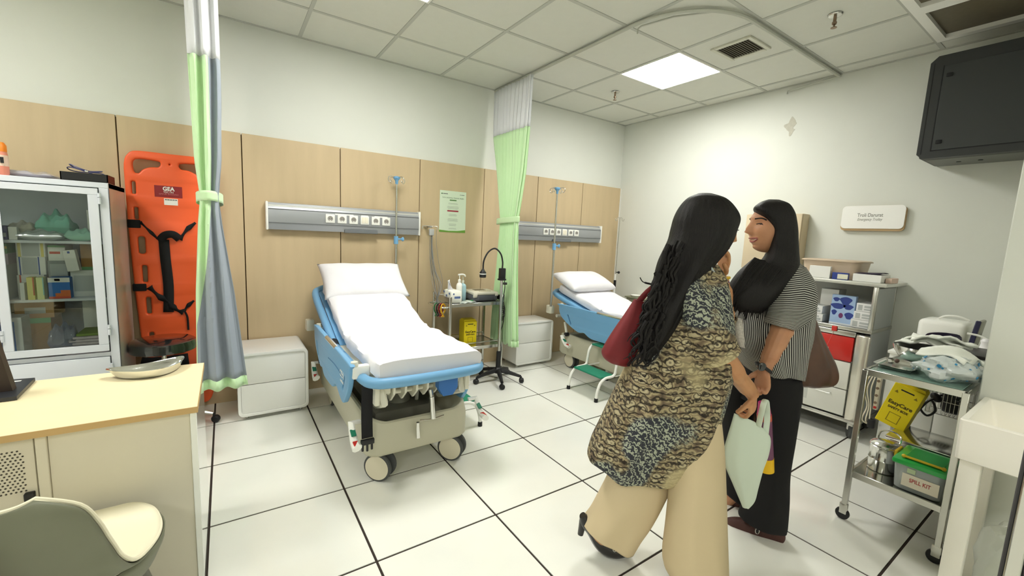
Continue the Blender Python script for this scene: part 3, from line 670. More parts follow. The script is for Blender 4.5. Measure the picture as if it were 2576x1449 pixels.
# electrode clips on the handle
for i, (cc, nm) in enumerate((((44, 106, 56), 'green'), ((40, 30, 30), 'black'), ((140, 34, 36), 'dark red'), ((228, 170, 26), 'yellow'))):
    y = -.40 + i * -.022; x = -2.745 + i * .012
    t = thing('electrode_clip', '%s limb electrode clip hanging on the trolley handle' % nm, 'clip', (x, y, .74), .3, group='electrode clips on the trolley handle')
    for s in (-1, 1):
        obj('jaw', MB().tube(sp([(s * .004, 0, .03), (s * .022, 0, .01), (s * .024, 0, -.03), (s * .006, 0, -.06), (s * -.014, 0, -.09)], 4), .007, 8, flat=.6), m('clip_' + nm.replace(' ', '_'), cc, .4), t, world=False)
    obj('contact', MB().rbox(-.003, .003, -.008, -.005, -.07, -.04, .001, 1), STEEL, t, world=False)
# lead hanger
t = thing('cable_hanger', 'wall hanger with grey recorder cables hanging from its hooks', 'cable hanger', (-2.71, -.02, 1.45))
obj('bracket', MB().rbox(-2.725, -2.695, -.16, -.02, 1.445, 1.46, .003), STEEL, t)
obj('hook_bar', MB().tube(sp([(-2.79, -.15, 1.43), (-2.788, -.15, 1.458), (-2.74, -.15, 1.462), (-2.71, -.15, 1.462), (-2.68, -.15, 1.462), (-2.642, -.15, 1.458), (-2.64, -.15, 1.43)], 3), .004, 8), STEEL, t)
t = thing('cable_bundle', 'bundle of thin grey electrode cables hanging down behind the steel trolley', 'cable', (-2.71, -.17, 1.45))
obj('connector', MB().rbox(-2.735, -2.69, -.19, -.165, 1.375, 1.435, .004), m('connector_grey', (170, 172, 170), .4), t)
r_ = random.Random(5); CB = m('cable_grey', (132, 134, 132), .5); CB2 = m('cable_dark', (86, 86, 84), .5)
for i in range(9):
    a = r_.uniform(-.015, .015); e = (-2.755 + i * .006, -.40 + .02 * i % .05, .76)
    sw = r_.uniform(-.03, .05)
    obj('cable', MB().tube(sp([(-2.713 + a * .8, -.178, 1.38), (-2.713 + a, -.18, 1.25), (-2.70 + a + sw * .4, -.2, 1.05), (-2.69 + a + sw, -.26, .9), e], 6), .0022, 5), CB if i % 3 else CB2, t)
obj('cable', MB().tube(sp([(-2.65, -.15, 1.43), (-2.648, -.15, 1.3), (-2.62, -.16, 1.1), (-2.59, -.18, .95), (-2.6, -.2, .85)], 6), .002, 5), CB, t)
# ---------------------------------------------------------------- examination lamp
lx, ly = -2.165, -.58
t = thing('examination_lamp', 'black gooseneck examination lamp on a five-legged castor stand beside the trolley', 'lamp', (lx, ly, 0))
for i in range(5):
    a = math.radians(-112 + 72 * i); ca, sa = math.cos(a), math.sin(a)
    l = obj('leg', MB().tube([(lx + .02 * ca, ly + .02 * sa, .11), (lx + .12 * ca, ly + .12 * sa, .09), (lx + .225 * ca, ly + .225 * sa, .062)], [.024, .02, .014], 8), BLACK, t)
    obj('castor', MB().lathe([(.001, -.018), (.022, -.018), (.025, -.012), (.025, .012), (.022, .018), (.001, .018)], (0, 0, 0), 16, Matrix.Translation((lx + .232 * ca, ly + .232 * sa, .025)) @ Matrix.Rotation(a + .4, 4, 'Z') @ Matrix.Rotation(math.pi / 2, 4, 'Y')).cyl((lx + .226 * ca, ly + .226 * sa, .02), (lx + .226 * ca, ly + .226 * sa, .065), .01, n=8), BLACK, l)
obj('base_hub', MB().lathe([(.04, .085), (.045, .1), (.04, .125), (.024, .14), (.022, .29), (.018, .3), (.002, .3)], (lx, ly, 0), 20), BLACK, t)
obj('pole', MB().cyl((lx, ly, .28), (lx, ly, 1.0), .0145, n=14), STEEL, t)
obj('control_box', MB().rbox(lx - .028, lx + .028, ly - .022, ly + .022, .99, 1.10, .006), BLACK, t)
obj('collar', MB().rbox(lx - .034, lx + .034, ly - .026, ly + .026, .985, 1.0, .004), BLACK, t)
obj('knob', MB().cyl((lx + .015, ly - .01, .955), (lx + .045, ly - .02, .955), .012, n=12), BLACK, t)
dx, dy = -.225 * .83, .20 * .55 * .35
gn = sp([(lx, ly, 1.10), (lx, ly, 1.16), (lx + dx * .12, ly + dy * .12, 1.235), (lx + dx * .42, ly + dy * .42, 1.282), (lx + dx * .75, ly + dy * .75, 1.25), (lx + dx * .97, ly + dy * .97, 1.17), (lx + dx, ly + dy, 1.09)], 6)
obj('gooseneck', MB().tube(gn, .0075, 10), BLACK, t)
hx, hy = lx + dx, ly + dy
obj('lamp_head', MB().lathe([(.008, .05), (.014, .035), (.03, .015), (.031, .004), (.031, -.03), (.027, -.034), (.002, -.034)], (hx, hy, 1.045), 22), BLACK, t)
obj('trim_ring', MB().lathe([(.0315, .004), (.0325, .004), (.0325, -.004), (.0315, -.004)], (hx, hy, 1.045), 22), WPL, t)
obj('power_cable', MB().tube(sp([(lx + .03, ly, .99), (lx + .05, ly + .02, .9), (lx + .03, ly + .02, .75), (lx + .055, ly + .02, .6), (lx + .02, ly + .02, .45), (lx + .04, ly + .02, .3), (lx + .05, ly + .05, .12)], 6), .004, 6), BLACK, t)
cc = MB(); r_ = random.Random(2)
for i in range(5): cc.tube([(lx + .04 + .018 * math.cos(a) , ly + .02 + .01 * math.sin(a * 2 + i), .72 - .02 * i + .05 * math.sin(a)) for a in [2 * math.pi * q / 16 for q in range(16)]], .003, 5, loop=True)
obj('cable_coil', cc, BLACK, t)
# ---------------------------------------------------------------- drip stand in the corner
t = thing('drip_stand', 'thin steel drip stand standing in the corner beyond the far bed', 'drip stand', (-.19, -.2, 0))
x, y = -.19, -.2
obj('upper_pole', MB().cyl((x, y, .95), (x, y, 1.69), .007, n=10), STEEL, t)
obj('lower_pole', MB().cyl((x, y, .08), (x, y, .98), .011, n=12), WPL, t)
obj('grip', MB().cyl((x, y, .80), (x, y, .90), .0165, n=12), BLACK, t)
obj('knob', MB().ell((x + .035, y - .02, 1.0), (.017, .017, .017)).tube([(x, y, 1.0), (x + .035, y - .02, 1.0)], .006, 6), BLACK, t)
for s in (-1, 1): obj('hook', MB().tube(sp([(x, y, 1.69), (x + s * .03, y, 1.692), (x + s * .045, y, 1.685), (x + s * .05, y, 1.66), (x + s * .065, y, 1.65), (x + s * .078, y, 1.665), (x + s * .078, y, 1.68)], 4), .003, 6), STEEL, t)
for i in range(5):
    a = 2 * math.pi * i / 5 + .3
    obj('leg', MB().tube([(x, y, .1), (x + .14 * math.cos(a), y + .14 * math.sin(a), .05)], .011, 8), STEEL, t)
    obj('castor', MB().ell((x + .14 * math.cos(a), y + .14 * math.sin(a), .025), (.02, .02, .025)), BLACK, t)
# ledge along the right wall with a dish
t = thing('low_counter', 'grey-green low counter along the wall behind the far bed', 'counter', (-.075, -.9, 0))
obj('top', MB().rbox(-.15, -.002, -1.7, -.34, .70, .715, .004), m('ledge_green', (134, 136, 112), .6), t)
obj('front', MB().rbox(-.135, -.005, -1.68, -.36, .0, .70, .004), m('ledge_front', (150, 150, 130), .6), t)
t = thing('round_dish', 'round white shallow dish on the low counter beside the drip stand', 'dish', (-.075, -.46, .716))
obj('dish', MB().lathe([(.001, .004), (.05, .004), (.066, .022), (.07, .022), (.052, 0), (.001, 0)], (-.075, -.46, .716), 26), WPL, t)
# ---------------------------------------------------------------- curtains
LG = m('curtain_green', (202, 234, 186), .8, sheen=.3); LGr = m('curtain_grey', (148, 157, 168), .8, sheen=.3); NET = m('curtain_net', (238, 240, 244), .9, alpha=.80)
def curtain(X, rows, nf, tie_z, label, tie_lab, seed, thick, zsplit, hem=.06, allgreen=False):
    """rows: (z, y_back, y_front, x_halfwidth, x_offset); green face towards -x, grey towards +x"""
    r_ = random.Random(seed)
    t = thing('curtain', label, 'curtain', (X, (rows[-1][1] + rows[-1][2]) / 2, rows[-1][0]), group='bed curtains tied back')
    rows = sorted(rows, key=lambda q: -q[0]); N = nf * 8
    ph = [r_.uniform(-.4, .4) for _ in range(nf + 1)]
    def row(z):
        for a, b in zip(rows, rows[1:]):
            if a[0] >= z >= b[0]:
                k = (a[0] - z) / (a[0] - b[0]); k = k * k * (3 - 2 * k) if False else k
                return [a[i] + (b[i] - a[i]) * k for i in range(5)]
        return rows[-1]
    def line(z, side, grow=0):
        _, yb, yf, hx, xo = row(z); out = []
        for i in range(N + 1):
            u = i / N; a = u * nf * 2 * math.pi + ph[int(u * nf)] * math.sin(math.pi * (u * nf % 1))
            A = hx * (.42 + .12 * math.sin(u * 9 + seed))
            x = X + xo + side * (hx * .5 * math.sin(math.pi * min(1, max(0, u))) ** .5 + grow) + A * math.sin(a) * .8 + .004 * math.sin(7 * z + 9 * u)
            out.append((x, yb + (yf - yb) * u + .35 * (yf - yb) / nf * math.sin(2 * a) * .3, z + (0.012 * math.sin(a * .5 + 1) if z < rows[-1][0] + .1 else 0)))
        return out
    zt, zb = rows[0][0], rows[-1][0]
    zz = [zsplit + (zb + hem - zsplit) * i / 44 for i in range(45)]
    def fr(z): return .97 if allgreen else .62 if z > tie_z else max(.02, .62 * (z - tie_z + .75) / .75)
    def lp(z, k):
        r4 = row(z); a, b = (X + r4[4] - r4[3] * .9, r4[2] - .016, z), (X + r4[4] + r4[3] * .95, r4[2] - .016, z); q = [a[j] + (b[j] - a[j]) * k for j in range(3)]; q[1] -= .02 * math.sin(math.pi * k) + (.010 + .02 * r4[3] / .1) * math.sin(k * 17 + 1.5 * math.sin(z * 2)) * math.sin(math.pi * k) ** .5 * (.35 if abs(z - tie_z) < .05 else 1); return tuple(q)
    def band(name, z0, z1, n, side, mat, grow=0):
        mb = MB(); mb.ring_loft([line(z0 + (z1 - z0) * i / n, side, grow) for i in range(n + 1)], closed=False, caps=False)
        return obj(name, mb, mat, t, solid=.0015)
    band('net_header', zt, zsplit, 6, -1, NET)
    band('net_header', zt, zsplit, 6, 1, NET)
    obj('net_edge', MB().ring_loft([[lp(zt + (zsplit - zt) * i / 8, k / 8) for k in range(9)] for i in range(9)], closed=False, caps=False), NET, t, solid=.0015)
    o = obj('hook_tape', MB().ring_loft([line(zt + dz, 0, .002) for dz in (0, -.03)], closed=False, caps=False), NET, t, solid=.003)
    band('green_side', zsplit, zb, 44, -1, LG)
    band('grey_side', zsplit, zb + hem, 44, 1, LGr)
    band('hem_band', zb + hem, zb, 3, 1, LG, .001)
    # closed front edge strip
    obj('leading_edge', MB().ring_loft([[lp(z, fr(z) * k / 12) for k in range(13)] for z in zz], closed=False, caps=False), LG, t, solid=.0015)
    obj('leading_edge', MB().ring_loft([[lp(z, fr(z) + (1 - fr(z)) * k / 16) for k in range(17)] for z in zz], closed=False, caps=False), LGr, t, solid=.0015)
    obj('hem_band', MB().ring_loft([[lp(z, k / 24) for k in range(25)] for z in (zb + hem, zb + hem / 2, zb)], closed=False, caps=False), LG, t, solid=.0018)
    # tie band
    _, yb, yf, hx, xo = row(tie_z); rg = []
    for dz in (-.028, -.012, .012, .028):
        rg.append([(X + xo + (hx * 1.32 + .006) * math.cos(a), (yb + yf) / 2 + ((yf - yb) / 2 * 1.12 - .05) * math.sin(a) * 1.0, tie_z + dz + .012 * math.sin(a)) for a in [2 * math.pi * i / 32 for i in range(32)]])
    obj('tie_band', MB().ring_loft(rg, caps=False), LG, t, solid=.002)
    return t
curtain(-4.385, [(2.85, -.20, -.90, .082, .002), (2.2, -.20, -.90, .078, .006), (1.75, -.40, -.88, .068, .004), (1.545, -.56, -.86, .046, .002), (1.40, -.54, -.87, .060, .0), (1.0, -.38, -.90, .10, .012), (.43, -.20, -.94, .135, .03)],
        7, 1.545, 'two-toned green and grey curtain tied back between the orange board and the near bed', '', 3, .05, 2.30)
curtain(-2.01, [(2.835, -.05, -.66, .02, 0), (2.38, -.07, -.64, .03, 0), (2.0, -.16, -.61, .03, 0), (1.553, -.27, -.53, .026, 0), (1.4, -.26, -.53, .03, 0), (.9, -.20, -.56, .04, 0), (.33, -.16, -.60, .05, .005)],
        10, 1.553, 'light green curtain with white net top tied back between the two beds', '', 11, .04, 2.395, allgreen=True)

# ---------------------------------------------------------------- orange spine board
ORG = m('board_orange', (240, 98, 50), .42)
by, bz0, bz1, bcx, bhw = -.075, .06, 1.845, -4.615, .225
t = thing('spine_board', 'bright orange plastic spine board with black straps leaning upright against the wood wall', 'stretcher board', (bcx, by, bz0))
hh = bz1 - bz0; zc = lambda k: bz1 - k * hh
half = [(0, 0), (.16, 0), (.205, .012), (.225, .045), (.226, .12), (.222, .3), (.212, .5), (.196, .7), (.186, .85), (.18, .95), (.16, .99), (.12, 1.0), (0, 1.0)]
out = [(x, zc(k)) for x, k in half] + [(-x, zc(k)) for x, k in half[::-1][1:-1]]
out = [(p.x, p.y) for p in sp([(a, b, 0) for a, b in out], 3, True)]
holes = []
for s in (-1, 1):
    g = [(.206, .05), (.198, .026), (.16, .015), (.06, .018), (.038, .028), (.04, .043), (.06, .054), (.1, .056), (.135, .066), (.16, .082), (.195, .078)]
    holes.append([(p.x, p.y) for p in sp([(s * x, zc(k), 0) for x, k in g], 3, True)])
    for k0, k1, x, w0 in ((.10, .16, .195, .023), (.195, .255, .19, .023), (.305, .385, .172, .031), (.415, .495, .165, .026), (.54, .62, .155, .026), (.68, .755, .15, .025), (.82, .89, .145, .025)):
        holes.append([(s * x + a, b) for a, b in rrect(-w0, w0, zc(k1), zc(k0), w0 * .9)])
holes.append([(.016 * math.cos(a), zc(.033) + .016 * math.sin(a)) for a in [2 * math.pi * i / 20 for i in range(20)]])
cv('board', [out] + holes, .024, ORG, t, MX((bcx, by, 0), (1, 0, 0), (0, 0, 1)), bevel=.012)
py = by - .0245
obj('label_plate', MB().rbox(bcx - .088, bcx + .062, py - .001, py + .002, 1.562, 1.640, .0008, 1), m('maroon', (140, 28, 34), .4), t)
obj('label_plate', MB().rbox(bcx - .04, bcx + .035, py - .001, py + .002, 1.51, 1.555, .0008, 1), WPL, t)
TM = lambda x, z: MX((x, py - .0016, z), (1, 0, 0), (0, 0, 1))
text('lettering', 'GEA', .036, TM(bcx - .012, 1.619), WPL, t, bold=.0012, width=.064)
text('lettering', 'YDC-7A1', .018, TM(bcx - .012, 1.597), WPL, t, width=.055)
text('lettering', 'SPINE BOARD', .011, TM(bcx - .012, 1.583), m('pink_ink', (200, 120, 120), .5), t, width=.105)
bc = MB()
for i in range(14): bc.box(bcx - .034 + i * .0048, bcx - .034 + i * .0048 + (.0026 if i % 3 else .0036), py - .0018, py - .0012, 1.543, 1.55)
o = obj('barcode', bc, BLACK, t, smooth=False); o['kind'] = 'stuff'
def strap(name, pts, w_, par, tw=None):
    pts = sp(pts, 5); mb = MB(); rg = []
    for i, p in enumerate(pts):
        a = pts[max(0, i - 1)]; b = pts[min(len(pts) - 1, i + 1)]; d = (b - a).normalized(); n = d.cross(Vector((0, 1, 0)))
        n = n.normalized() if n.length > .05 else Vector((1, 0, 0))
        k = 1 - (.6 * abs(math.sin(i * .5)) if tw else 0)
        yy = Vector((0, -.006 * math.sin(i * .9), 0)) if tw else Vector((0, 0, 0))
        rg.append([p + n * w_ / 2 * k + yy, p - n * w_ / 2 * k - yy])
    mb.ring_loft(rg, closed=False, caps=False); return obj(name, mb, BLKM, par, solid=.003)
P_ = lambda u, v, d=0: at(u, v, 'y', py - .008 - d)
sm = obj('strap_loop', MB().rbox(-4.853, -4.785, py - .01, by + .03, 1.345, 1.400, .006), BLKM, t)
obj('strap_loop', MB().rbox(-4.848, -4.775, py - .01, by + .03, .915, .965, .006), BLKM, t)
strap('strap', [P_(352, 558), P_(375, 580), P_(402, 606)], .022, t, True)
strap('strap', [P_(402, 606), P_(415, 592, .02), P_(435, 590, .03), P_(452, 602, .01)], .05, t)
strap('strap', [P_(452, 603), P_(470, 578), P_(492, 560)], .035, t, True)
strap('strap', [P_(412, 603), P_(416, 650), P_(424, 720), P_(424, 785)], .058, t)
strap('strap', [P_(375, 722), P_(400, 745, .01), P_(424, 762), P_(445, 780), P_(462, 785)], .045, t, True)
strap('strap', [P_(462, 785), P_(472, 770), P_(488, 756)], .03, t, True)
strap('strap', [P_(466, 785), P_(472, 800), P_(474, 830)], .012, t)
strap('strap', [P_(355, 908), P_(420, 912), P_(475, 905)], .1, t)

# ---------------------------------------------------------------- round stool in plastic wrap
sx, sy = -4.675, -.375
t = thing('round_stool', 'round black stool with plastic wrapped seat in front of the orange board', 'stool', (sx, sy, 0))
PW = m('wrapped_vinyl', (40, 42, 44), .16, coat=1.0, bump=.55, bscale=26)
obj('seat', MB().lathe([(.001, .548), (.155, .548), (.174, .558), (.178, .59), (.172, .618), (.155, .628), (.001, .632)], (sx, sy, 0), 48), PW, t)
obj('gas_column', MB().cyl((sx, sy, .12), (sx, sy, .545), .014, n=14).cyl((sx, sy, .12), (sx, sy, .3), .025, n=16), CHROME, t)
obj('foot_ring', MB().tube([(sx + .16 * math.cos(a), sy + .16 * math.sin(a), .25) for a in [2 * math.pi * i / 30 for i in range(30)]], .009, 8, loop=True), CHROME, t)
for i in range(5):
    a = math.radians(-4 + 72 * i); ca, sa = math.cos(a), math.sin(a)
    l = obj('leg', MB().tube([(sx, sy, .13), (sx + .14 * ca, sy + .14 * sa, .11), (sx + .25 * ca, sy + .25 * sa, .07)], [.022, .018, .012], 8), CHROME, t)
    obj('castor', MB().lathe([(.001, -.02), (.02, -.02), (.026, -.012), (.026, .012), (.02, .02), (.001, .02)], (0, 0, 0), 18, Matrix.Translation((sx + .265 * ca, sy + .265 * sa, .0265)) @ Matrix.Rotation(a + 1.2, 4, 'Z') @ Matrix.Rotation(math.pi / 2, 4, 'Y')).cyl((sx + .255 * ca, sy + .255 * sa, .03), (sx + .255 * ca, sy + .255 * sa, .07), .008, n=8), BLACK, l)

# ---------------------------------------------------------------- glass fronted cabinet
CM = m('cabinet_enamel', (214, 218, 226), .3, coat=.4)
x0, x1, y0, y1, z1 = -5.76, -4.85, -.60, -.14, 1.60
t = thing('medicine_cabinet', 'tall white metal cabinet with glass door full of supplies at the left edge', 'cabinet', ((x0 + x1) / 2, (y0 + y1) / 2, 0))
obj('side', MB().rbox(x1 - .004, x1, y0, y1, .06, z1, .001, 1), m('cabinet_side', (196, 190, 186), .34, .0, coat=.25), t)
obj('side', MB().box(x0, x0 + .004, y0, y1, .06, z1), CM, t, smooth=False)
obj('back', MB().box(x0, x1, y1 - .004, y1, .06, z1), CM, t, smooth=False)
obj('top', MB().rbox(x0, x1, y0, y1, z1 - .03, z1, .002, 1), CM, t)
obj('base', MB().rbox(x0, x1, y0, y1, .06, .10, .002, 1), CM, t)
for x in (x0 + .03, x1 - .03):
    for y in (y0 + .03, y1 - .03): obj('foot', MB().lathe([(.02, 0), (.02, .06), (.001, .06)], (x, y, 0), 12), BLACK, t)
obj('divider', MB().rbox(x0 + .004, x1 - .004, y0 + .004, y1 - .004, .60, .625, .001, 1), CM, t)
for x, w_ in ((x1 - .042, .042), (x0, .042), ((x0 + x1) / 2 - .012, .024)): obj('stile', MB().rbox(x, x + w_, y0, y0 + .012, .1, z1 - .03, .001, 1), CM, t) if w_ == .042 else None
gl = thin_glass('cabinet_glass', (248, 252, 250)); 
dk = m('door_gap', (70, 74, 90), .6)
for (a, b, hinge_r) in ((-5.305, x1 - .045, 1), (x0 + .045, -5.309, 0)):
    d = obj('glass_door', MB().rbox(a, b, y0 - .012, y0 - .002, 1.53, z1 - .035, .002, 1).rbox(a, b, y0 - .012, y0 - .002, .635, .675, .002, 1).rbox(a, a + .04, y0 - .012, y0 - .002, .675, 1.53, .002, 1).rbox(b - .043, b, y0 - .012, y0 - .002, .675, 1.53, .002, 1), CM, t)
    obj('pane', MB().box(a + .035, b - .035, y0 - .007, y0 - .004, .67, 1.535), gl, d, smooth=False)
    for z in (1.51, .76): obj('hinge', MB().cyl((b + .006, y0 - .014, z - .03), (b + .006, y0 - .014, z + .005), .007, n=10).cyl((b + .006, y0 - .014, z + .008), (b + .006, y0 - .014, z + .03), .007, n=10), CM, d)
    l = obj('lower_door', MB().rbox(a, b, y0 - .012, y0 - .002, .11, .60, .003), CM, t)
    obj('hinge', MB().cyl((b + .006, y0 - .014, .51), (b + .006, y0 - .014, .56), .007, n=10), CM, l)
shz = (1.268, .945)
for z in shz: obj('shelf', MB().rbox(x0 + .006, x1 - .006, y0 + .03, y1 - .006, z - .016, z, .002, 1), CM, t)
# contents: boxes facing the door
def cbox(u0, v0, u1, v1, yd, dep, mat, label, marks=(), tilt=0, name='supply_box', group='boxes in the glass fronted cabinet', base=None):
    a = at(u0, v0, 'y', yd); b = at(u1, v1, 'y', yd); zb = b.z if base is None else base
    w_, h = abs(b.x - a.x), a.z - zb
    o = thing(name, label, 'box' if name != 'cloth_stack' else 'cloth', ((a.x + b.x) / 2, yd + dep / 2, zb), 0, group)
    T = Matrix.Rotation(tilt, 4, 'Y')
    obj('carton', MB().rbox(-w_ / 2, w_ / 2, -dep / 2, dep / 2, 0, h, .0015, 1, T), mat, o, world=False)
    for (p, q, r, s_, mm) in marks:
        obj('printed_panel', MB().box(-w_ / 2 + p * w_, -w_ / 2 + r * w_, -dep / 2 - .0008, -dep / 2 + .0002, h * q, h * s_, T), mm, o, world=False, smooth=False)
    return o
KR = m('kraft', (164, 124, 76), .8); WB = m('carton_white', (226, 226, 222), .6); BB = m('carton_blue', (42, 110, 190), .5); GRL = m('print_grey', (176, 180, 180), .6)
YP = m('print_yellow', (222, 206, 120), .6); NB = m('print_navy', (58, 84, 160), .6); RD = m('print_red', (200, 84, 60), .6); GN = m('print_green', (110, 160, 110), .6); OR_ = m('print_orange', (206, 106, 56), .5)
yd = -.50; s1, s2, s0 = shz[0], shz[1], .625
cbox(37, 607, 115, 643, yd, .2, WB, 'white box with yellow bands, topmost of the stack below the upper shelf', [(.2, .05, .8, .95, GRL), (.06, 0, .16, 1, YP), (.84, 0, .94, 1, YP)], base=at(40, 646, 'y', yd).z)
cbox(40, 646, 117, 690, yd, .2, WB, 'white box with two blue bands, middle of the stack on the middle shelf', [(.18, .04, .72, .96, GRL), (.08, 0, .13, 1, NB), (.74, 0, .79, 1, NB)], base=at(41, 692, 'y', yd).z)
cbox(41, 692, 115, 742, yd, .2, WB, 'white box with red edge, lowest of the stack on the middle shelf', [(.1, .5, .16, 1, RD)], base=s2)
cbox(118, 617, 166, 654, yd + .02, .15, WB, 'small box with green top above the grey one in the cabinet', [(.1, .45, .7, .6, RD), (0, .88, 1, 1, GN)], base=at(118, 656, 'y', yd + .02).z)
cbox(118, 656, 172, 687, yd + .02, .15, m('carton_grey', (150, 156, 154), .6), 'grey box under the green topped box in the cabinet', [(.12, .1, .95, .8, GRL)], base=at(119, 697, 'y', yd + .02).z)
cbox(119, 697, 172, 740, yd + .03, .12, m('carton_brown', (120, 108, 96), .6), 'dull box hidden behind the blue and orange box in the cabinet', [], base=s2)
cbox(119, 699, 178, 740, -.555, .12, BB, 'blue and orange box in the middle of the middle shelf', [(0, .78, 1, 1, WB), (0, 0, 1, .1, RD), (.3, .1, 1, .26, OR_), (.55, .26, 1, .4, OR_), (.3, .84, .55, .95, RD)], base=s2)
cbox(165, 629, 200, 672, -.555, .05, WB, 'slim white box leaning on the large pale box in the cabinet', [(.38, .85, .58, .95, NB)], tilt=-.13, base=at(176, 680, 'y', yd).z)
cbox(200, 614, 260, 674, yd + .02, .2, KR, 'brown carton with a white sticker at the right of the middle shelf', [(.6, .4, .85, .7, WB), (0, 0, 1, .12, GN)], base=at(176, 680, 'y', yd).z)
cbox(176, 680, 255, 740, yd, .2, m('carton_pale', (212, 214, 210), .6), 'large pale box at the right end of the middle shelf', [(.1, .2, .9, .8, GRL)], base=s2)
cbox(65, 698, 88, 740, -.575, .05, m('pack_yellow', (232, 222, 130), .5), 'small yellow pack with a V mark, left of the pair on the middle shelf', [(.8, .2, 1, 1, OR_)], base=s2)
cbox(89, 698, 112, 740, -.575, .05, m('pack_yellow2', (226, 232, 164), .5), 'small yellow pack with a V mark, right of the pair on the middle shelf', [(.85, .2, 1, 1, m('print_teal', (130, 190, 190), .5))], base=s2)
for u in (71, 96): pass
cbox(48, 712, 63, 742, -.575, .04, WB, 'small white carton beside the yellow packs', [], base=s2)
cbox(-40, 668, 15, 742, -.56, .25, WB, 'tall white box at the left edge of the middle shelf', [(0, 0, 1, .03, NB)], base=s2)
cbox(-30, 638, 22, 664, yd, .2, m('carton_pink', (196, 178, 190), .6), 'pale pink box on the tall white box in the cabinet', [], base=at(-40, 668, 'y', -.56).z)
cbox(-30, 612, 18, 636, yd, .2, GN, 'green and yellow box under the upper shelf at the left', [(0, .5, 1, .75, YP)], base=at(-30, 638, 'y', yd).z)
# top shelf
cbox(-20, 567, 19, 596, -.56, .12, m('carton_indigo', (58, 52, 120), .5), 'dark violet box at the left of the top shelf', [(.4, .2, .9, .5, GRL)], base=s1)
cbox(19, 570, 44, 597, -.56, .12, WB, 'small white box beside the dark violet box', [], base=s1)
cbox(217, 528, 240, 572, -.52, .08, WB, 'white box with red squares at the right of the top shelf', [(.55, .62, .95, .78, RD), (.55, .25, .95, .45, RD)], base=s1)
def soft(name, pts, mat, label, cat, group, seed, h=.05, alpha=None, n=14):
    """crumpled flat bag: pts = (u0,v0,u1,v1,y,depth)"""
    u0, v0, u1, v1, y, d, zb = pts; a = at(u0, v0, 'y', y); b = at(u1, v1, 'y', y); r_ = random.Random(seed)
    ph = [r_.uniform(0, 6) for _ in range(8)]
    o = thing(name, label, cat, ((a.x + b.x) / 2, y, zb), 0, group); w_ = b.x - a.x
    def f(sg):
        def g(u, v):
            e = (1 - abs(2 * u - 1) ** 3) * (1 - abs(2 * v - 1) ** 3); e = max(0, e) ** .5
            zz = h * .5 * (1 + .35 * math.sin(7 * u + ph[0]) * math.sin(6 * v + ph[1]) + .18 * math.sin(19 * u + ph[2] + 5 * v) + .12 * math.sin(23 * v + ph[3] - 9 * u))
            return ((u - .5) * w_, (v - .5) * d, max(.001, h * .5 + sg * zz * e if sg > 0 else h * .5 - h * .49 * e))
        return g
    obj('bag', MB().sheet(n * 2, n, f(1)).sheet(n * 2, n, f(-1)), mat, o, world=False)
    return o
CLR = m('clear_bag', (214, 226, 226), .15, alpha=.5, coat=1.0)
TEAL = m('mask_teal', (120, 190, 170), .6); MINT = m('mask_mint', (166, 222, 206), .6)
soft('mask_bag', (95, 520, 190, 590, -.42, .18, s1), TEAL, 'crumpled bag of green masks filling the top shelf', 'bag', None, 4, .14)
soft('mask_bag', (165, 566, 240, 597, -.55, .1, s1), MINT, 'flat pack of mint green face masks at the right of the top shelf', 'bag', None, 5, .06)
soft('plastic_bag', (45, 565, 165, 597, -.56, .1, s1), CLR, 'clear crinkled plastic bag at the front of the top shelf', 'bag', None, 6, .05)
soft('tubing_bag', (25, 542, 95, 562, -.46, .15, s1 + .03), m('tubing_beige', (190, 186, 170), .4, alpha=.9), 'bag of beige tubing at the left of the top shelf', 'bag', None, 7, .06)
# bottom compartment
cbox(33, 756, 138, 800, yd + .06, .2, KR, 'brown carton with white label, upper of two on the cabinet floor', [(.25, .25, .78, .58, GRL)], base=at(60, 802, 'y', yd + .06).z)
cbox(60, 802, 132, 850, yd + .06, .2, KR, 'brown carton with green tape under the labelled carton', [(0, .85, 1, 1, GN)], base=s0)
cbox(-30, 760, 28, 800, yd + .08, .16, m('kraft_green', (96, 104, 84), .8), 'dull green brown carton at the left of the cabinet floor', [], base=s0)
cbox(-40, 803, 60, 870, -.56, .16, WB, 'large blue and white box at the bottom left behind the glass', [(0, .04, .79, .9, BB), (.55, .68, .7, .78, WB)], base=s0)
cbox(206, 757, 245, 772, yd + .12, .08, WB, 'white carton at the right end of the cabinet floor', [], base=s0)
soft('plastic_bag', (120, 790, 200, 868, -.54, .1, s0), m('clear_bag_blue', (110, 120, 150), .12, alpha=.6, coat=1), 'blue grey plastic bag standing beside the folded cloths', 'bag', None, 8, .16)
r_ = random.Random(9)
for i in range(7):
    z = s0 + i * .017; xx = -4.995 + r_.uniform(-.012, .012)
    c = tag(obj('folded_cloth', MB().rbox(xx - .085 + .006 * i * (i > 2), xx + .09, -.59, -.40, z, z + .0155, .006), m('cloth_green', (120, 150, 60), .8) if i == 6 else m('cloth_lilac', (206, 196, 204), .9, noise=.15, nscale=60), None), 'green folded cloth on top of the pale stack in the cabinet' if i == 6 else ('lowest', 'second from the bottom', 'third from the bottom', 'middle', 'fifth from the bottom', 'topmost', '')[i] + ' pale folded cloth of the stack beside the plastic bag', 'cloth', 'folded cloths in the glass cabinet')
    setorigin(c, (xx, -.495, z))
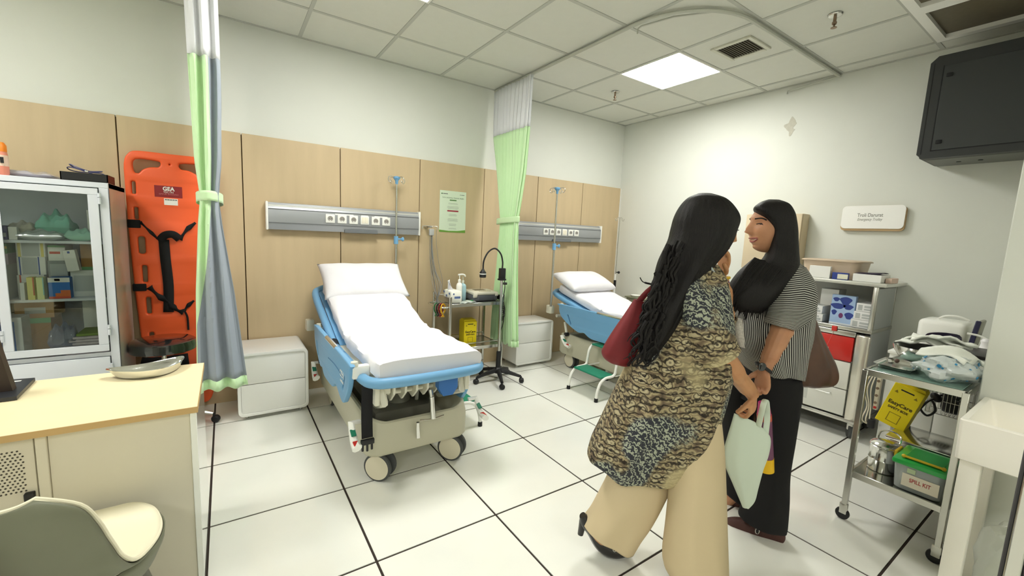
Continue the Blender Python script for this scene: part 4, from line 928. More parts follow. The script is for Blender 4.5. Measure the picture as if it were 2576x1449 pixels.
# on top of the cabinet
o = soft('plastic_bag', (12, 425, 148, 452, -.45, .2, z1), m('grey_film', (180, 176, 186), .2, alpha=.75, coat=1), 'flat grey plastic bag lying on top of the cabinet', 'bag', None, 12, .035)
t = thing('black_tray', 'shallow black box on the top right corner of the cabinet', 'box', (-4.945, -.50, z1))
obj('tray', MB().rbox(-5.04, -4.85, -.60, -.42, z1 + .001, z1 + .006, .002, 1), BLACK, t)
for q in ((-5.04, -4.85, -.60, -.594), (-5.04, -4.85, -.426, -.42), (-5.04, -5.034, -.6, -.42), (-4.856, -4.85, -.6, -.42)): obj('side', MB().rbox(q[0], q[1], q[2], q[3], z1 + .001, z1 + .045, .001, 1), BLACK, t)
t = thing('cable_loop', 'thin blue cable coiled on the black box', 'cable', (-4.94, -.55, z1 + .046))
BL2 = m('cable_navy', (62, 66, 110), .4)
for k in range(2):
    obj('loop', MB().tube([(-4.945 + (.075 - .01 * k) * math.cos(a), -.55 + .035 * math.sin(a), z1 + .055 + .008 * math.sin(a * 2 + k) + .014 * (k) - .012 * math.cos(a)) for a in [2 * math.pi * i / 30 for i in range(30)]], .0028, 6, loop=True), BL2, t)
obj('clasp', MB().rbox(-4.945, -4.93, -.59, -.58, z1 + .05, z1 + .06, .002), STEEL, t)
t = thing('spray_bottle', 'orange and white bottle cut by the left picture edge on the cabinet', 'bottle', (-5.262, -.56, z1))
obj('bottle', MB().lathe([(.026, 0), (.03, .01), (.03, .10), (.027, .118), (.001, .118)], (-5.262, -.56, z1 + .001), 24), m('bottle_pink', (238, 150, 130), .35), t)
obj('label_wrap', MB().lathe([(.0303, .045), (.0306, .05), (.0306, .095), (.0303, .1)], (-5.262, -.56, z1 + .001), 24), m('label_pale', (244, 214, 196), .5), t)
obj('cap', MB().lathe([(.028, .118), (.028, .15), (.02, .165), (.001, .168)], (-5.262, -.56, z1 + .001), 24), m('cap_orange', (250, 140, 40), .35), t)
obj('print_mark', MB().box(-5.252, -5.24, -.5915, -.5885, z1 + .06, z1 + .09), BLACK, t, smooth=False)

# ---------------------------------------------------------------- desk
DT = m('desk_laminate', (238, 224, 184), .42, noise=.03, nscale=16, nstretch=(.12, 1, 1)); DB = m('desk_metal', (204, 198, 180), .45); DE = m('desk_edge', (190, 158, 106), .5)
x0, x1, y0, y1 = -5.95, -4.415, -2.075, -1.50
t = thing('desk', 'office desk with pale wood top and cream metal body in the left foreground', 'desk', (-5.1, -1.79, 0))
obj('desk_top', MB().rbox(x0, x1, y0, y1, .727, .750, .0015, 1), DT, t)
obj('edge_band', MB().box(x0, x1 + .0004, y0 - .0006, y0 + .001, .7275, .7495).box(x1 - .001, x1 + .0006, y0, y1, .7275, .7495), DE, t, smooth=False)
obj('modesty_panel', MB().rbox(-4.80, -4.440, -2.045, -2.035, .045, .727, .002, 1), DB, t)
obj('end_panel', MB().rbox(-4.440, -4.420, -2.055, -1.52, .02, .727, .002, 1), m('desk_gloss', (226, 228, 222), .12, coat=1), t)
obj('post', MB().rbox(-4.826, -4.80, -2.052, -2.02, .02, .727, .002, 1), DB, t)
obj('bottom_rail', MB().rbox(-4.80, -4.44, -2.052, -2.0, .02, .06, .003, 1), DB, t)
o = obj('pedestal', MB().rbox(-5.30, -4.83, -2.045, -1.56, .06, .72, .003), DB, t)
cvh = []
r_ = 0
for j in range(15):
    for i in range(8):
        if (j == 0 and i < 1): continue
        xx = -4.855 - i * .0105 - (.005 if j % 2 else 0); zz = .683 - j * .0095
        if zz < .54: continue
        cvh.append((xx, zz))
hm = MB()
for xx, zz in cvh: hm.cyl((xx, -2.0462, zz), (xx, -2.044, zz), .0026, n=8)
q = obj('vent_holes', hm, m('hole_dark', (62, 58, 48), .8), o, smooth=False); q['kind'] = 'stuff'
obj('latch', MB().rbox(-4.858, -4.835, -2.062, -2.044, .52, .545, .003), BLACK, t)
# kidney dish
t = thing('kidney_dish', 'stainless steel kidney dish on the corner of the desk', 'dish', (-4.60, -1.575, .751), math.radians(20))
def kid(s, z, n=56):
    o = []
    for i in range(n):
        a = 2 * math.pi * i / n; X = .132 * math.cos(a) * s; Y = .062 * math.sin(a) * s
        Y += -.024 * (1 - (X / .132) ** 2) * 1.0 * (1 if False else 1) + (.0)
        if math.sin(a) < 0: Y -= 0.0
        Y = Y + .05 * (X / .132) ** 2 - .01
        o.append((X, Y, z))
    return o
obj('dish', MB().ring_loft([kid(.70, .001), kid(.80, .004), kid(.88, .016), kid(.94, .034), kid(1.0, .038), kid(1.01, .036), kid(1.0, .034), kid(.955, .033), kid(.86, .014), kid(.76, .005), kid(.4, .004)]), CHROME, t, world=False)
# monitor and pad
t = thing('computer_monitor', 'dark computer monitor seen from the side at the left edge of the desk', 'monitor', (-5.06, -1.62, .75))
a = at(0, 870, 'y', -1.64); b = at(40, 1000, 'y', -1.64); 
obj('screen_back', MB().prism([(b.x, .765), (-5.35, .765), (-5.35, 1.10), (b.x - .05, 1.10)], -1.66, -1.625, 'xz'), m('monitor_brown', (56, 44, 38), .5), t)
obj('stand', MB().rbox(-5.25, -5.15, -1.63, -1.59, .755, .8, .005), BLACK, t)
obj('foot', MB().rbox(-5.33, -5.06, -1.68, -1.52, .751, .765, .004), BLACK, t)
t = thing('document_pad', 'dark pad with a small white sticker lying on the desk behind the monitor', 'pad', (-5.02, -1.55, .751))
c1, c2, c3, c4 = at(88, 950, 'z', .765), at(20, 952, 'z', .765), at(20, 1000, 'z', .765), at(42, 997, 'z', .765)
obj('pad', MB().prism([(c1.x, c1.y), (c2.x - .1, c2.y), (c3.x - .1, c3.y), (c4.x, c4.y)], .7515, .765, 'xy'), m('pad_dark', (44, 46, 52), .35), t)
obj('sticker', MB().rbox(c1.x - .055, c1.x - .03, c1.y - .032, c1.y - .018, .765, .7656, .0003, 1), WPL, t)

# ---------------------------------------------------------------- moulded chair
t = thing('shell_chair', 'moulded chair with grey-green back and cream seat in the bottom left corner', 'chair', (-4.78, -2.35, 0))
SG = m('shell_outer', (112, 114, 94), .5); SC = m('shell_cream', (236, 230, 204), .4)
pr = sp([(-2.092, .448, .06), (-2.105, .458, .13), (-2.16, .462, .185), (-2.24, .46, .215), (-2.32, .455, .225), (-2.40, .452, .212), (-2.48, .47, .19), (-2.54, .53, .172), (-2.57, .60, .158), (-2.60, .68, .145), (-2.615, .745, .118), (-2.62, .785, .05)], 5)
def shell(off, shr=0):
    rg = []; n = len(pr)
    for i, p in enumerate(pr):
        a = pr[max(0, i - 1)]; b = pr[min(n - 1, i + 1)]; ty, tz = b.x - a.x, b.y - a.y; L = math.hypot(ty, tz) or 1; ny, nz = tz / L, -ty / L     # normal towards sitter
        k = i / (n - 1); row = []
        for j in range(25):
            s = j / 12 - 1; w_ = (p.z - shr) * s
            e = abs(s) ** 2.4
            up = .02 * e * math.exp(-((k - .5) / .2) ** 2)
            fw = .035 * e * max(0, min(1, (k - .4) / .3)); dn = 0
            row.append((-4.733 + w_, p.x + fw * .9 + ny * off, p.y + up * (1 if k < .75 else .5) - dn + nz * off))
        rg.append(row)
    return rg
g1, g2 = shell(0), shell(-.016)
obj('seat_shell', MB().ring_loft(g1, closed=False, caps=False), SC, t, solid=.003, label='cream inner seat surface')
obj('back_shell', MB().ring_loft(g2, closed=False, caps=False), SG, t, solid=.006, label='grey-green outer shell')
edge = [r[0] for r in g1] + g1[-1][1:] + [r[-1] for r in g1[::-1]][1:] + g1[0][1:-1][::-1]
edge = [(a, b - .003, c - .004) for a, b, c in edge]
obj('rim', MB().tube(edge, .005, 8, loop=True), SC, t)
sk = []
for k_, dz_ in ((1.0, -.004), (.99, -.03), (.9, -.08), (.78, -.11)):
    sk.append([(-4.733 + .232 * k_ * (abs(math.cos(a)) ** .8) * (1 if math.cos(a) > 0 else -1), -2.30 + .208 * k_ * math.sin(a), .458 + dz_) for a in [2 * math.pi * i / 40 for i in range(40)]])
obj('seat_skirt', MB().ring_loft(sk, caps=False), SG, t, solid=.004)
for sx_, sy_, ex, ey in ((-4.62, -2.2, -4.53, -2.12), (-4.93, -2.2, -5.02, -2.12), (-4.62, -2.45, -4.53, -2.58), (-4.93, -2.45, -5.02, -2.58)):
    obj('leg', MB().tube([(sx_, sy_, .44), (ex, ey, .0)], [.016, .012], 10), m('leg_grey', (110, 110, 100), .4, .5), t)
# dark red jacket hanging over the left of the chair back
g = MB().sheet(14, 12, lambda u, v: (-5.02 + .24 * u + .02 * math.sin(6 * v), -2.70 + .02 * math.sin(9 * u) + .02 * v, .72 - .5 * v + .03 * math.sin(3 * u) - (0.02 * u)))
o = tag(obj('red_jacket', g, m('dark_red_cloth', (96, 20, 30), .85), None, solid=.02), 'dark red cloth hanging at the bottom left edge beside the chair', 'cloth')
setorigin(o, (-4.9, -2.7, .22))
# ---------------------------------------------------------------- right wall fittings
t = thing('wall_cabinet', 'pale wood wall cabinet on the right wall, behind the woman in stripes', 'cabinet', (-.06, -1.99, 1.25))
WD2 = m('wood_pale', (206, 190, 160), .5, noise=.06, nscale=12, nstretch=(1, 1, .15))
obj('body', MB().rbox(-.13, -.002, -2.23, -1.75, 1.20, 1.715, .003), WD2, t)
for a, b in ((-2.228, -1.993), (-1.987, -1.752)): obj('door', MB().rbox(-.146, -.131, a, b, 1.203, 1.712, .003), WD2, t)
t = thing('wall_sign', 'white sign with grey lettering on a wood block above the steel shelf unit', 'sign', (-.02, -2.68, 1.58))
c1 = rrect(-2.878, -2.478, 1.588, 1.77, .03)
obj('wood_block', MB().prism([(a, b - .004) for a, b in rrect(-2.882, -2.476, 1.583, 1.774, .03)], -.028, -.001, 'yz'), m('wood_sign', (186, 158, 116), .6, noise=.08, nscale=20, nstretch=(1, .1, 1)), t)
obj('face_plate', MB().prism([(a, b + .008) for a, b in c1], -.034, -.028, 'yz'), m('sign_white', (240, 240, 236), .35), t)
SGI = m('sign_ink', (132, 134, 126), .6)
SM = lambda y, z: MX((-.0344, y, z), (0, -1, 0), (0, 0, 1))
text('text_line', 'Troli Darurat', .040, SM(-2.665, 1.702), SGI, t, width=.165, bold=.0004)
text('text_line', 'Emergency Trolley', .030, SM(-2.665, 1.668), SGI, t, width=.16, shear=.3)
# black equipment rack
t = thing('wall_rack', 'black wall-hung equipment cabinet high in the upper right corner', 'equipment cabinet', (-.23, -3.27, 2.03))
RB = m('rack_black', (42, 44, 44), .5)
y0, y1, z0, z1 = -3.575, -2.985, 2.04, 2.685
obj('body', MB().rbox(-.40, -.002, y0, y1, z0 + .01, z1, .012), RB, t)
d = obj('door_frame', MB().prism([(y0, z0), (y1 - .03, z0), (y1, z0 + .03), (y1, z1 - .035), (y1 - .035, z1), (y0, z1)], -.455, -.40, 'yz'), RB, t)
obj('door_panel', MB().rbox(-.459, -.454, y0 + .09, y1 - .07, z0 + .05, z1 - .07, .002, 1), m('rack_panel', (48, 51, 51), .5), t)
g = m('rack_groove', (16, 17, 18), .7)
for q in ((y1 - .069, y1 - .064, z0 + .045, z1 - .065), (y0 + .084, y0 + .089, z0 + .045, z1 - .065), (y0 + .085, y1 - .065, z0 + .045, z0 + .05), (y1 - .022, y1 - .019, z0 + .03, z1 - .04)): obj('seam', MB().box(-.4565, -.453, *q), g, t, smooth=False)
for z in (z1 - .13, z0 + .10): obj('latch', MB().rbox(-.464, -.456, y1 - .115, y1 - .085, z - .012, z + .012, .003), g, t)
obj('bottom_plate', MB().rbox(-.38, -.06, y0 + .02, y1 - .03, z0 + .0, z0 + .012, .002, 1), m('rack_grey', (96, 98, 92), .5), t)
for y in (-3.15, -3.25): obj('knockout', MB().lathe([(.012, -.002), (.012, .001), (.001, .001)], (-.22, y, z0 - .0005), 14), g, t)
# ---------------------------------------------------------------- emergency trolley unit
X0, X1, Y0, Y1 = -.47, -.03, -2.90, -2.24
t = thing('emergency_trolley', 'wheeled emergency trolley with red and white drawers, steel frame and raised shelf', 'trolley', ((X0 + X1) / 2, (Y0 + Y1) / 2, 0))
EW = m('enamel_white', (222, 222, 214), .25, coat=.4)
obj('carcass', MB().rbox(X0 + .03, X1, Y0 + .01, Y1 - .01, .15, .80, .004), EW, t)
obj('side_panel', MB().rbox(X0 + .03, X1, Y0, Y0 + .012, .15, 1.15, .002, 1), m('side_grey', (168, 172, 172), .4, .2), t)
obj('back_panel', MB().rbox(X1 - .01, X1, Y0, Y1, .8, 1.15, .002, 1), m('enamel_back', (210, 212, 206), .5), t)
obj('worktop', MB().rbox(X0 - .01, X1, Y0 - .005, Y1 + .005, .82, .848, .003), STEEL, t)
obj('top_shelf', MB().rbox(X0 - .02, X1 + .02, Y0 - .05, Y1 + .06, 1.165, 1.192, .006), m('shelf_enamel', (206, 206, 198), .3, .3), t)
for y in (Y0 + .012, Y1 - .012):
    obj('upright', MB().rbox(X0 + .0, X0 + .028, y - .014, y + .014, .82, 1.17, .004), STEEL, t)
    obj('upright', MB().rbox(X1 - .03, X1 - .002, y - .014, y + .014, .82, 1.17, .004), STEEL, t)
obj('corner_column', MB().rbox(X0 - .004, X0 + .03, Y0 - .002, Y0 + .085, .14, .80, .012), m('column_steel', (214, 210, 198), .2, .7), t)
obj('corner_column', MB().rbox(X0 - .004, X0 + .03, Y1 - .06, Y1 + .002, .14, .80, .012), m('column_steel'), t)
obj('upper_rail', MB().rbox(X0 - .006, X0 + .02, Y0 + .085, Y1 - .06, .775, .815, .006), STEEL, t)
RDR = m('drawer_red', (200, 34, 26), .35, coat=.4)
for z0, z1, mt, hd in ((.585, .77, RDR, 1), (.37, .578, EW, 0), (.165, .363, EW, 1)):
    d = obj('drawer', MB().rbox(X0 - .006, X0 + .03, Y0 + .092, Y1 - .066, z0, z1, .005), mt, t, label='red drawer' if mt is RDR else None)
    if z0 < .2:
        yc = -2.66; obj('handle', MB().tube([(X0 - .006, yc - .055, z1 - .045), (X0 - .03, yc - .055, z1 - .045), (X0 - .03, yc + .055, z1 - .045), (X0 - .006, yc + .055, z1 - .045)], .004, 8), CHROME, d)
        obj('label_card', MB().rbox(X0 - .0075, X0 - .006, -2.56, -2.46, .22, .32, .0005, 1), m('card_grey', (196, 198, 192), .5), d)
obj('bumper', MB().rbox(X0 - .012, X1, Y0 - .01, Y1 + .01, .125, .155, .006), STEEL, t)
for x in (X0 + .05, X1 - .05):
    for y in (Y0 + .05, Y1 - .06):
        c = obj('castor', MB().rbox(x - .02, x + .02, y - .02, y + .02, .06, .128, .008), STEEL, t)
        obj('wheel', MB().lathe([(.001, -.016), (.045, -.016), (.05, -.01), (.05, .01), (.045, .016), (.001, .016)], (0, 0, 0), 22, Matrix.Translation((x, y, .05)) @ Matrix.Rotation(math.pi / 2 + .5, 4, 'Z') @ Matrix.Rotation(math.pi / 2, 4, 'Y')), RUB, c)
o = obj('seal_tag', MB().rbox(X0 - .022, X0 - .012, -2.70, -2.665, .80, .84, .006), RDR, t, label='red plastic seal')
obj('seal_wire', MB().tube([(X0 - .014, -2.68, .80), (X0 - .016, -2.66, .72), (X0 - .012, -2.645, .665)], .0012, 5), m('wire_pink', (210, 120, 110), .5), o)
obj('lock_bar', MB().rbox(X0 - .012, X0 - .006, -2.66, -2.63, .662, .668, .002, 1), WPL, t)
# shelf contents
def wbx(name, x0, x1, y0, y1, z0, z1, mat, label, cat, marks=(), group=None):
    t = thing(name, label, cat, ((x0 + x1) / 2, (y0 + y1) / 2, z0), 0, group)
    obj('carton', MB().rbox(x0, x1, y0, y1, z0, z1, .0015, 1), mat, t)
    for (a, b, c, d, mm) in marks:      # fractions along -y and z on the front (-x) face
        obj('printed_panel', MB().box(x0 - .0008, x0 + .0002, y1 - (y1 - y0) * c, y1 - (y1 - y0) * a, z0 + (z1 - z0) * b, z0 + (z1 - z0) * d), mm, t, smooth=False)
    return t
CT_ = m('carton_tint', (226, 226, 226), .6)
for i, (yy, lab) in enumerate(((-2.905, 'lowest'), (-2.895, 'middle'), (-2.895, 'topmost'))):
    z = .849 + i * .062; off = (0, -.012, -.022)[i]
    wbx('small_carton', -.455, -.26, -2.885 + off * .3, -2.765 + off, z, z + .0605, CT_, '%s small white carton with grey print in the right stack on the steel shelf' % lab, 'box', [(.1, .15, .35, .8, m('print_grey')), (.45, .5, .95, .75, m('print_grey')), (.45, .2, .9, .38, m('print_grey'))], 'small white cartons')
for i, lab in enumerate(('lowest', 'topmost')):
    z = .849 + i * .062
    wbx('small_carton', -.455, -.26, -2.585 + .008 * i, -2.46, z, z + .0605, CT_, '%s small white carton of the stack left of the blue picture box' % lab, 'box', [(.1, .2, .9, .45, m('print_grey')), (.1, .55, .8, .75, m('print_grey'))], 'small white cartons')
wbx('white_carton', -.30, -.15, -2.62, -2.50, .849, 1.10, m('carton_hi', (232, 232, 228), .6), 'tall white carton standing behind the small cartons on the steel shelf', 'box')
t = thing('picture_box', 'blue and white box with dark blue blots standing between the small cartons', 'box', (-.42, -2.70, .849))
PB = m('pic_blue', (164, 190, 226), .4); PD = m('pic_navy', (48, 66, 140), .4)
obj('carton', MB().rbox(-.44, -.40, -2.775, -2.625, .849, 1.075, .002, 1), PB, t)
for (y, z, a, b) in ((-.03, .19, .02, .016), (-.09, .185, .036, .03), (-.045, .14, .045, .022), (-.025, .09, .016, .02), (-.12, .075, .026, .026), (-.11, .14, .03, .02)):
    obj('blot', MB().prism([(-2.625 + y + a * math.cos(q) * (1 + .2 * math.sin(3 * q)), .849 + z + b * math.sin(q)) for q in [2 * math.pi * i / 20 for i in range(20)]], -.4412, -.4398, 'yz'), PD, t, smooth=False)
obj('blot', MB().prism([(-2.625 - .07 + .014 * math.cos(q), .849 + .07 + .02 * math.sin(q)) for q in [2 * math.pi * i / 16 for i in range(16)]], -.4414, -.4398, 'yz'), m('pic_plum', (110, 50, 100), .4), t, smooth=False)
obj('strip', MB().box(-.4412, -.4398, -2.775, -2.625, .849, .862), m('pic_white', (226, 232, 240), .4), t, smooth=False)
# basket on top
t = thing('plastic_basket', 'beige plastic basket with a rolled rim on top of the steel shelf', 'basket', (-.29, -2.57, 1.193))
BG = m('basket_beige', (206, 186, 162), .35, alpha=.92)
rg = []
for z, e in ((0, .85), (.002, .9), (.10, .985), (.125, 1.0), (.138, 1.07), (.13, 1.08)):
    rg.append([(-.29 + x * e, -2.57 + y * e, 1.194 + z) for x, y in rrect(-.14, .14, -.19, .19, .05, 5)])
obj('tub', MB().ring_loft(rg[::-1], caps=False), BG, t, solid=.002)
obj('base', MB().prism([(-.29 + x * .88, -2.57 + y * .88) for x, y in rrect(-.14, .14, -.19, .19, .05, 5)], 1.193, 1.196, 'xy'), BG, t)
obj('lid', MB().ring_loft([[(-.29 + x * e, -2.57 + y * e, 1.194 + z) for x, y in rrect(-.14, .14, -.19, .19, .05, 5)] for z, e in ((.134, 1.06), (.142, 1.04), (.146, .9), (.143, .5))]), BG, t)
wbx('white_carton', -.475, -.445, -2.60, -2.46, 1.193, 1.285, m('carton_hi'), 'white box at the shelf front, left of the small navy box', 'box')
wbx('navy_carton', -.475, -.445, -2.715, -2.615, 1.193, 1.245, PD, 'small navy blue box with a pale sticker below the basket', 'box', [(.35, .1, 1, .8, m('carton_cream', (222, 220, 200), .6))])
t = wbx('flat_white_box', -.475, -.28, -2.91, -2.745, 1.193, 1.248, m('carton_hi'), 'flat white box with its dark flap up at the right end of the shelf', 'box')
obj('flap', MB().sheet(4, 3, lambda u, v: (-.47 + .19 * u, -2.75 - .15 * v, 1.2495 + .012 * math.sin(3 * u) * v + .004)), m('flap_dark', (48, 36, 60), .5), t, solid=.002)
t = wbx('peach_packet', -.40, -.25, -2.95, -2.915, 1.193, 1.228, m('peach', (212, 186, 170), .6), 'peach coloured flat packet leaning at the right end of the shelf', 'packet')

# ---------------------------------------------------------------- white side cabinet and equipment on it
t = thing('white_side_cabinet', 'white cabinet partly hidden behind the steel trolley in the corner', 'cabinet', (-.36, -3.32, 0))
obj('body', MB().rbox(-.70, -.01, -3.578, -3.07, .02, .755, .004), WPL, t)
obj('top', MB().rbox(-.71, -.005, -3.580, -3.06, .755, .775, .004), WPL, t)
for a, b in ((-3.32, -3.075), (-3.573, -3.325)): obj('door', MB().rbox(-.715, -.702, a, b, .05, .74, .003), EW, t)
t = thing('compressor', 'white medical device with a curved dark front panel on the white cabinet', 'medical device', (-.38, -3.26, .776))
obj('housing', MB().rbox(-.46, -.22, -3.36, -3.13, .778, .985, .03, 3), WPL, t)
obj('front_panel', MB().prism([(p.x, p.y) for p in sp([(-3.345, .79, 0), (-3.345, .90, 0), (-3.29, .915, 0), (-3.22, .905, 0), (-3.18, .88, 0), (-3.175, .80, 0)], 4)], -.466, -.455, 'yz'), m('panel_ink', (30, 26, 48), .2, coat=.6), t)
obj('dial', MB().lathe([(.022, 0), (.024, .004), (.018, .01), (.001, .01)], (0, 0, 0), 22, Matrix.Translation((-.466, -3.215, .85)) @ Matrix.Rotation(-math.pi / 2, 4, 'Y')), CHROME, t)
obj('carry_handle', MB().tube(sp([(-.35, -3.2, .98), (-.36, -3.24, 1.012), (-.36, -3.30, 1.018), (-.35, -3.35, 1.0)], 4), .006, 8), WPL, t)
t = thing('device_screen', 'slanted thin screen panel standing beside the white medical device', 'screen', (-.38, -3.39, .776))
Mx = Matrix.Translation((-.43, -3.385, .778)) @ Matrix.Rotation(math.radians(6), 4, 'X')
obj('panel', MB().rbox(-.07, .07, -.016, .004, 0, .245, .008, 2, Mx), m('panel_olive', (150, 150, 134), .5), t)
obj('edge', MB().rbox(-.078, -.066, -.012, .012, 0, .245, .004, 1, Mx), m('edge_navy', (40, 40, 70), .4), t)
t = thing('device_cover', 'rounded white cover lying at the left front of the white cabinet', 'cover', (-.52, -3.13, .776))
obj('cover', MB().rbox(-.66, -.47, -3.22, -3.07, .777, .842, .03, 3), WPL, t)
t = thing('squeeze_bottle', 'white squeeze bulb bottle in front of the slanted screen', 'bottle', (-.56, -3.47, .776))
obj('bulb', MB().lathe([(.02, 0), (.045, .012), (.055, .04), (.046, .07), (.022, .095), (.018, .12), (.022, .135), (.014, .15), (.001, .152)], (-.56, -3.46, .777), 26), m('bulb_white', (240, 238, 240), .4), t)
obj('nozzle', MB().tube(sp([(-.56, -3.46, .925), (-.565, -3.43, .94), (-.57, -3.38, .945)], 4), .006, 8), WPL, t)
t = thing('clear_beaker', 'clear plastic dispenser with a brown button beside the pillar', 'dispenser', (-.47, -3.535, .776))
obj('beaker', MB().lathe([(.03, 0), (.034, .01), (.034, .16), (.032, .16), (.031, .012), (.001, .012)], (-.46, -3.54, .777), 22), thin_glass('beaker_clear', (226, 230, 226)), t)
obj('button', MB().ell((-.48, -3.54, .955), (.02, .022, .016)), m('button_brown', (150, 106, 66), .5), t)
obj('neck', MB().cyl((-.46, -3.54, .93), (-.46, -3.54, .99), .022, .018, 16), WPL, t)
t = thing('black_case', 'black case behind the plastic bag, next to the pillar', 'case', (-.78, -3.5, .80))
obj('case', MB().rbox(-1.05, -.74, -3.57, -3.42, .842, .895, .008), m('case_black', (26, 22, 26), .35), t)
obj('stand_plate', MB().box(-1.05, -.74, -3.57, -3.42, .828, .842), BLACK, t, smooth=False)
t = thing('extension_lead', 'white extension socket strip with cables hanging at the side of the white cabinet', 'cable', (-.72, -3.06, .3))
obj('socket_strip', MB().rbox(-.735, -.70, -3.058, -3.035, .36, .62, .004, 2), m('strip_cream', (222, 214, 192), .4), t)
for i in range(4): obj('socket', MB().cyl((-.7355, -3.046, .41 + i * .05), (-.738, -3.046, .41 + i * .05), .009, n=12), m('strip_dark', (130, 110, 90), .5), t)
obj('switch', MB().rbox(-.74, -.735, -3.055, -3.04, .37, .385, .001, 1), RED, t)
for k in range(3): obj('cable', MB().tube(sp([(-.74, -3.03 + .012 * k, .6), (-.76, -3.02 + .02 * k, .5), (-.75, -3.03 + .01 * k, .38), (-.77, -3.04 + .02 * k, .28), (-.74, -3.05, .25)], 5), .004, 6), m('strip_cream'), t)
obj('plug', MB().rbox(-.78, -.74, -3.07, -3.03, .24, .30, .008), BLACK, t)

# ---------------------------------------------------------------- foreground steel trolley
GLS = m('glass_green', (176, 212, 198), .06, metal=.0, alpha=.55, coat=1)
tB = steel_trolley(-1.645, -.98, -3.56, -3.205, .822, .272, 'steel two-shelf trolley with a glass top in the right foreground', -.002, shelfmat=m('shelf_mirror', (196, 196, 188), .12, 1.0))
obj('glass_plate', MB().rbox(-1.63, -.995, -3.545, -3.22, .8225, .8275, .001, 1), GLS, tB)
# on the glass top
t = thing('instrument_tray', 'shallow steel instrument tray at the near left corner of the glass top', 'tray', (-1.45, -3.30, .828))
rg = []
for z, e in ((.001, .3), (.001, .84), (.016, .95), (.019, 1.06), (.021, 1.06), (.018, .96), (.0035, .85), (.0035, .3)):
    rg.append([(-1.46 + x * e, -3.285 + y * e, .828 + z) for x, y in rrect(-.11, .11, -.075, .075, .03, 5)])
obj('tray', MB().ring_loft(rg), CHROME, t)
obj('clip', MB().ell((-1.43, -3.27, .855), (.016, .01, .012)), m('brown_cap', (96, 72, 62), .5), t)
t = thing('steel_bowl', 'deep stainless steel bowl heaped with white towels on the glass top', 'bowl', (-1.16, -3.31, .828))
obj('bowl', MB().lathe([(.001, .003), (.05, .003), (.09, .02), (.115, .06), (.121, .082), (.126, .083), (.119, .058), (.095, .018), (.055, 0), (.001, 0)], (-1.19, -3.315, .829), 36), CHROME, t)
r_ = random.Random(21)
TW_ = m('towel_white', (236, 238, 230), .9, bump=.3, bscale=60)
def crumple(name, c, sx, sy, sz, seed, mat, label, cat, group=None, n=30, amp=.25):
    r_ = random.Random(seed); ph = [r_.uniform(0, 6.3) for _ in range(12)]
    t = thing(name, label, cat, c, 0, group)
    rings = []
    for i in range(n // 2 + 1):
        f = math.pi * i / (n // 2); ring = []
        for j in range(n):
            a = 2 * math.pi * j / n; st = math.sin(f); d = Vector((st * math.cos(a), st * math.sin(a), -math.cos(f)))
            k = 1 + amp * (math.sin(3 * d.x + ph[0] + 4 * d.z) * math.sin(4 * d.y + ph[1]) + .6 * math.sin(9 * d.x + 7 * d.z + ph[2]) * math.sin(8 * d.y + ph[3]) + .45 * abs(math.sin(11 * d.y + 9 * d.x + ph[4])) + .2 * math.sin(21 * d.z + 17 * d.x + ph[5]))
            ring.append((d.x * sx * k, d.y * sy * k, max(0, sz * .5 + d.z * sz * .5 * k)))
        rings.append(ring)
    o = obj('body', MB().ring_loft(rings, caps=False), mat, t, world=False)
    return t
t = thing('folded_towel', 'folded white towels spread over the steel bowl', 'towel', (-1.16, -3.32, .91))
for k, (dx_, dy_, dz_, a) in enumerate(((0, .01, 0, .1), (.01, -.02, .018, -.15), (-.02, -.05, .04, .3))):
    obj('layer', MB().sheet(20, 12, lambda u, v: (-1.13 + dx_ + (u - .5) * .17 * math.cos(a) - (v - .5) * .2 * math.sin(a), -3.33 + dy_ + (v - .5) * .24 + (u - .5) * .1 * math.sin(a), .932 + dz_ + .03 * math.sin(2.2 * u + .4 + k) * math.sin(3 * v + .2) + .008 * math.sin(15 * v + 4 * u + k) - .03 * abs(v - .5))), TW_, t, solid=.010)
PBG = m('bag_film', (222, 230, 230), .2, alpha=.8, coat=.8, bump=.3, bscale=20)
t = crumple('plastic_bag', (-1.50, -3.47, .828), .135, .105, .115, 31, PBG, 'clear plastic bag with blue dots holding paper towels on the glass top', 'bag', n=44, amp=.16)
dotm = m('dot_blue', (50, 140, 190), .4)
bpy.context.view_layer.update()
body = [c for c in t.children][0]; vs = body.data.vertices; r_ = random.Random(8)
cands = [v for v in vs if v.normal.x < .1 and v.co.z > .015]
for k in range(22):
    v = r_.choice(cands); nrm = v.normal; q = nrm.to_track_quat('Z', 'Y').to_matrix().to_4x4(); s_ = r_.choice((.004, .005, .007, .009))
    obj('blue_dot', MB().lathe([(.001, .0012), (s_, .0012), (s_, -.001), (.001, -.001)], (0, 0, 0), 10, Matrix.Translation(v.co + nrm * .0015) @ q), dotm, t, world=False, smooth=False)
tw = MB().sheet(22, 16, lambda u, v: (-1.48 + .17 * (u - .5) + .02 * math.sin(5 * v), -3.47 + .16 * (v - .5) - .05 * (u - .5), .925 + .045 * math.sin(3 * u + .3) * math.sin(2.6 * v + .4) + .012 * math.sin(13 * u + 5 * v) + .03 * (v - .3)))
o = tag(obj('paper_towel', tw, TW_, None, solid=.006), 'crumpled white paper towels rising out of the dotted plastic bag', 'paper towel'); setorigin(o, (-1.48, -3.47, .93))
crumple('plastic_bag', (-1.22, -3.50, .828), .12, .07, .07, 33, m('bag_clear2', (220, 222, 214), .15, alpha=.7, coat=1), 'clear plastic bag squeezed behind the dotted one beside the pillar', 'bag', n=36, amp=.2)
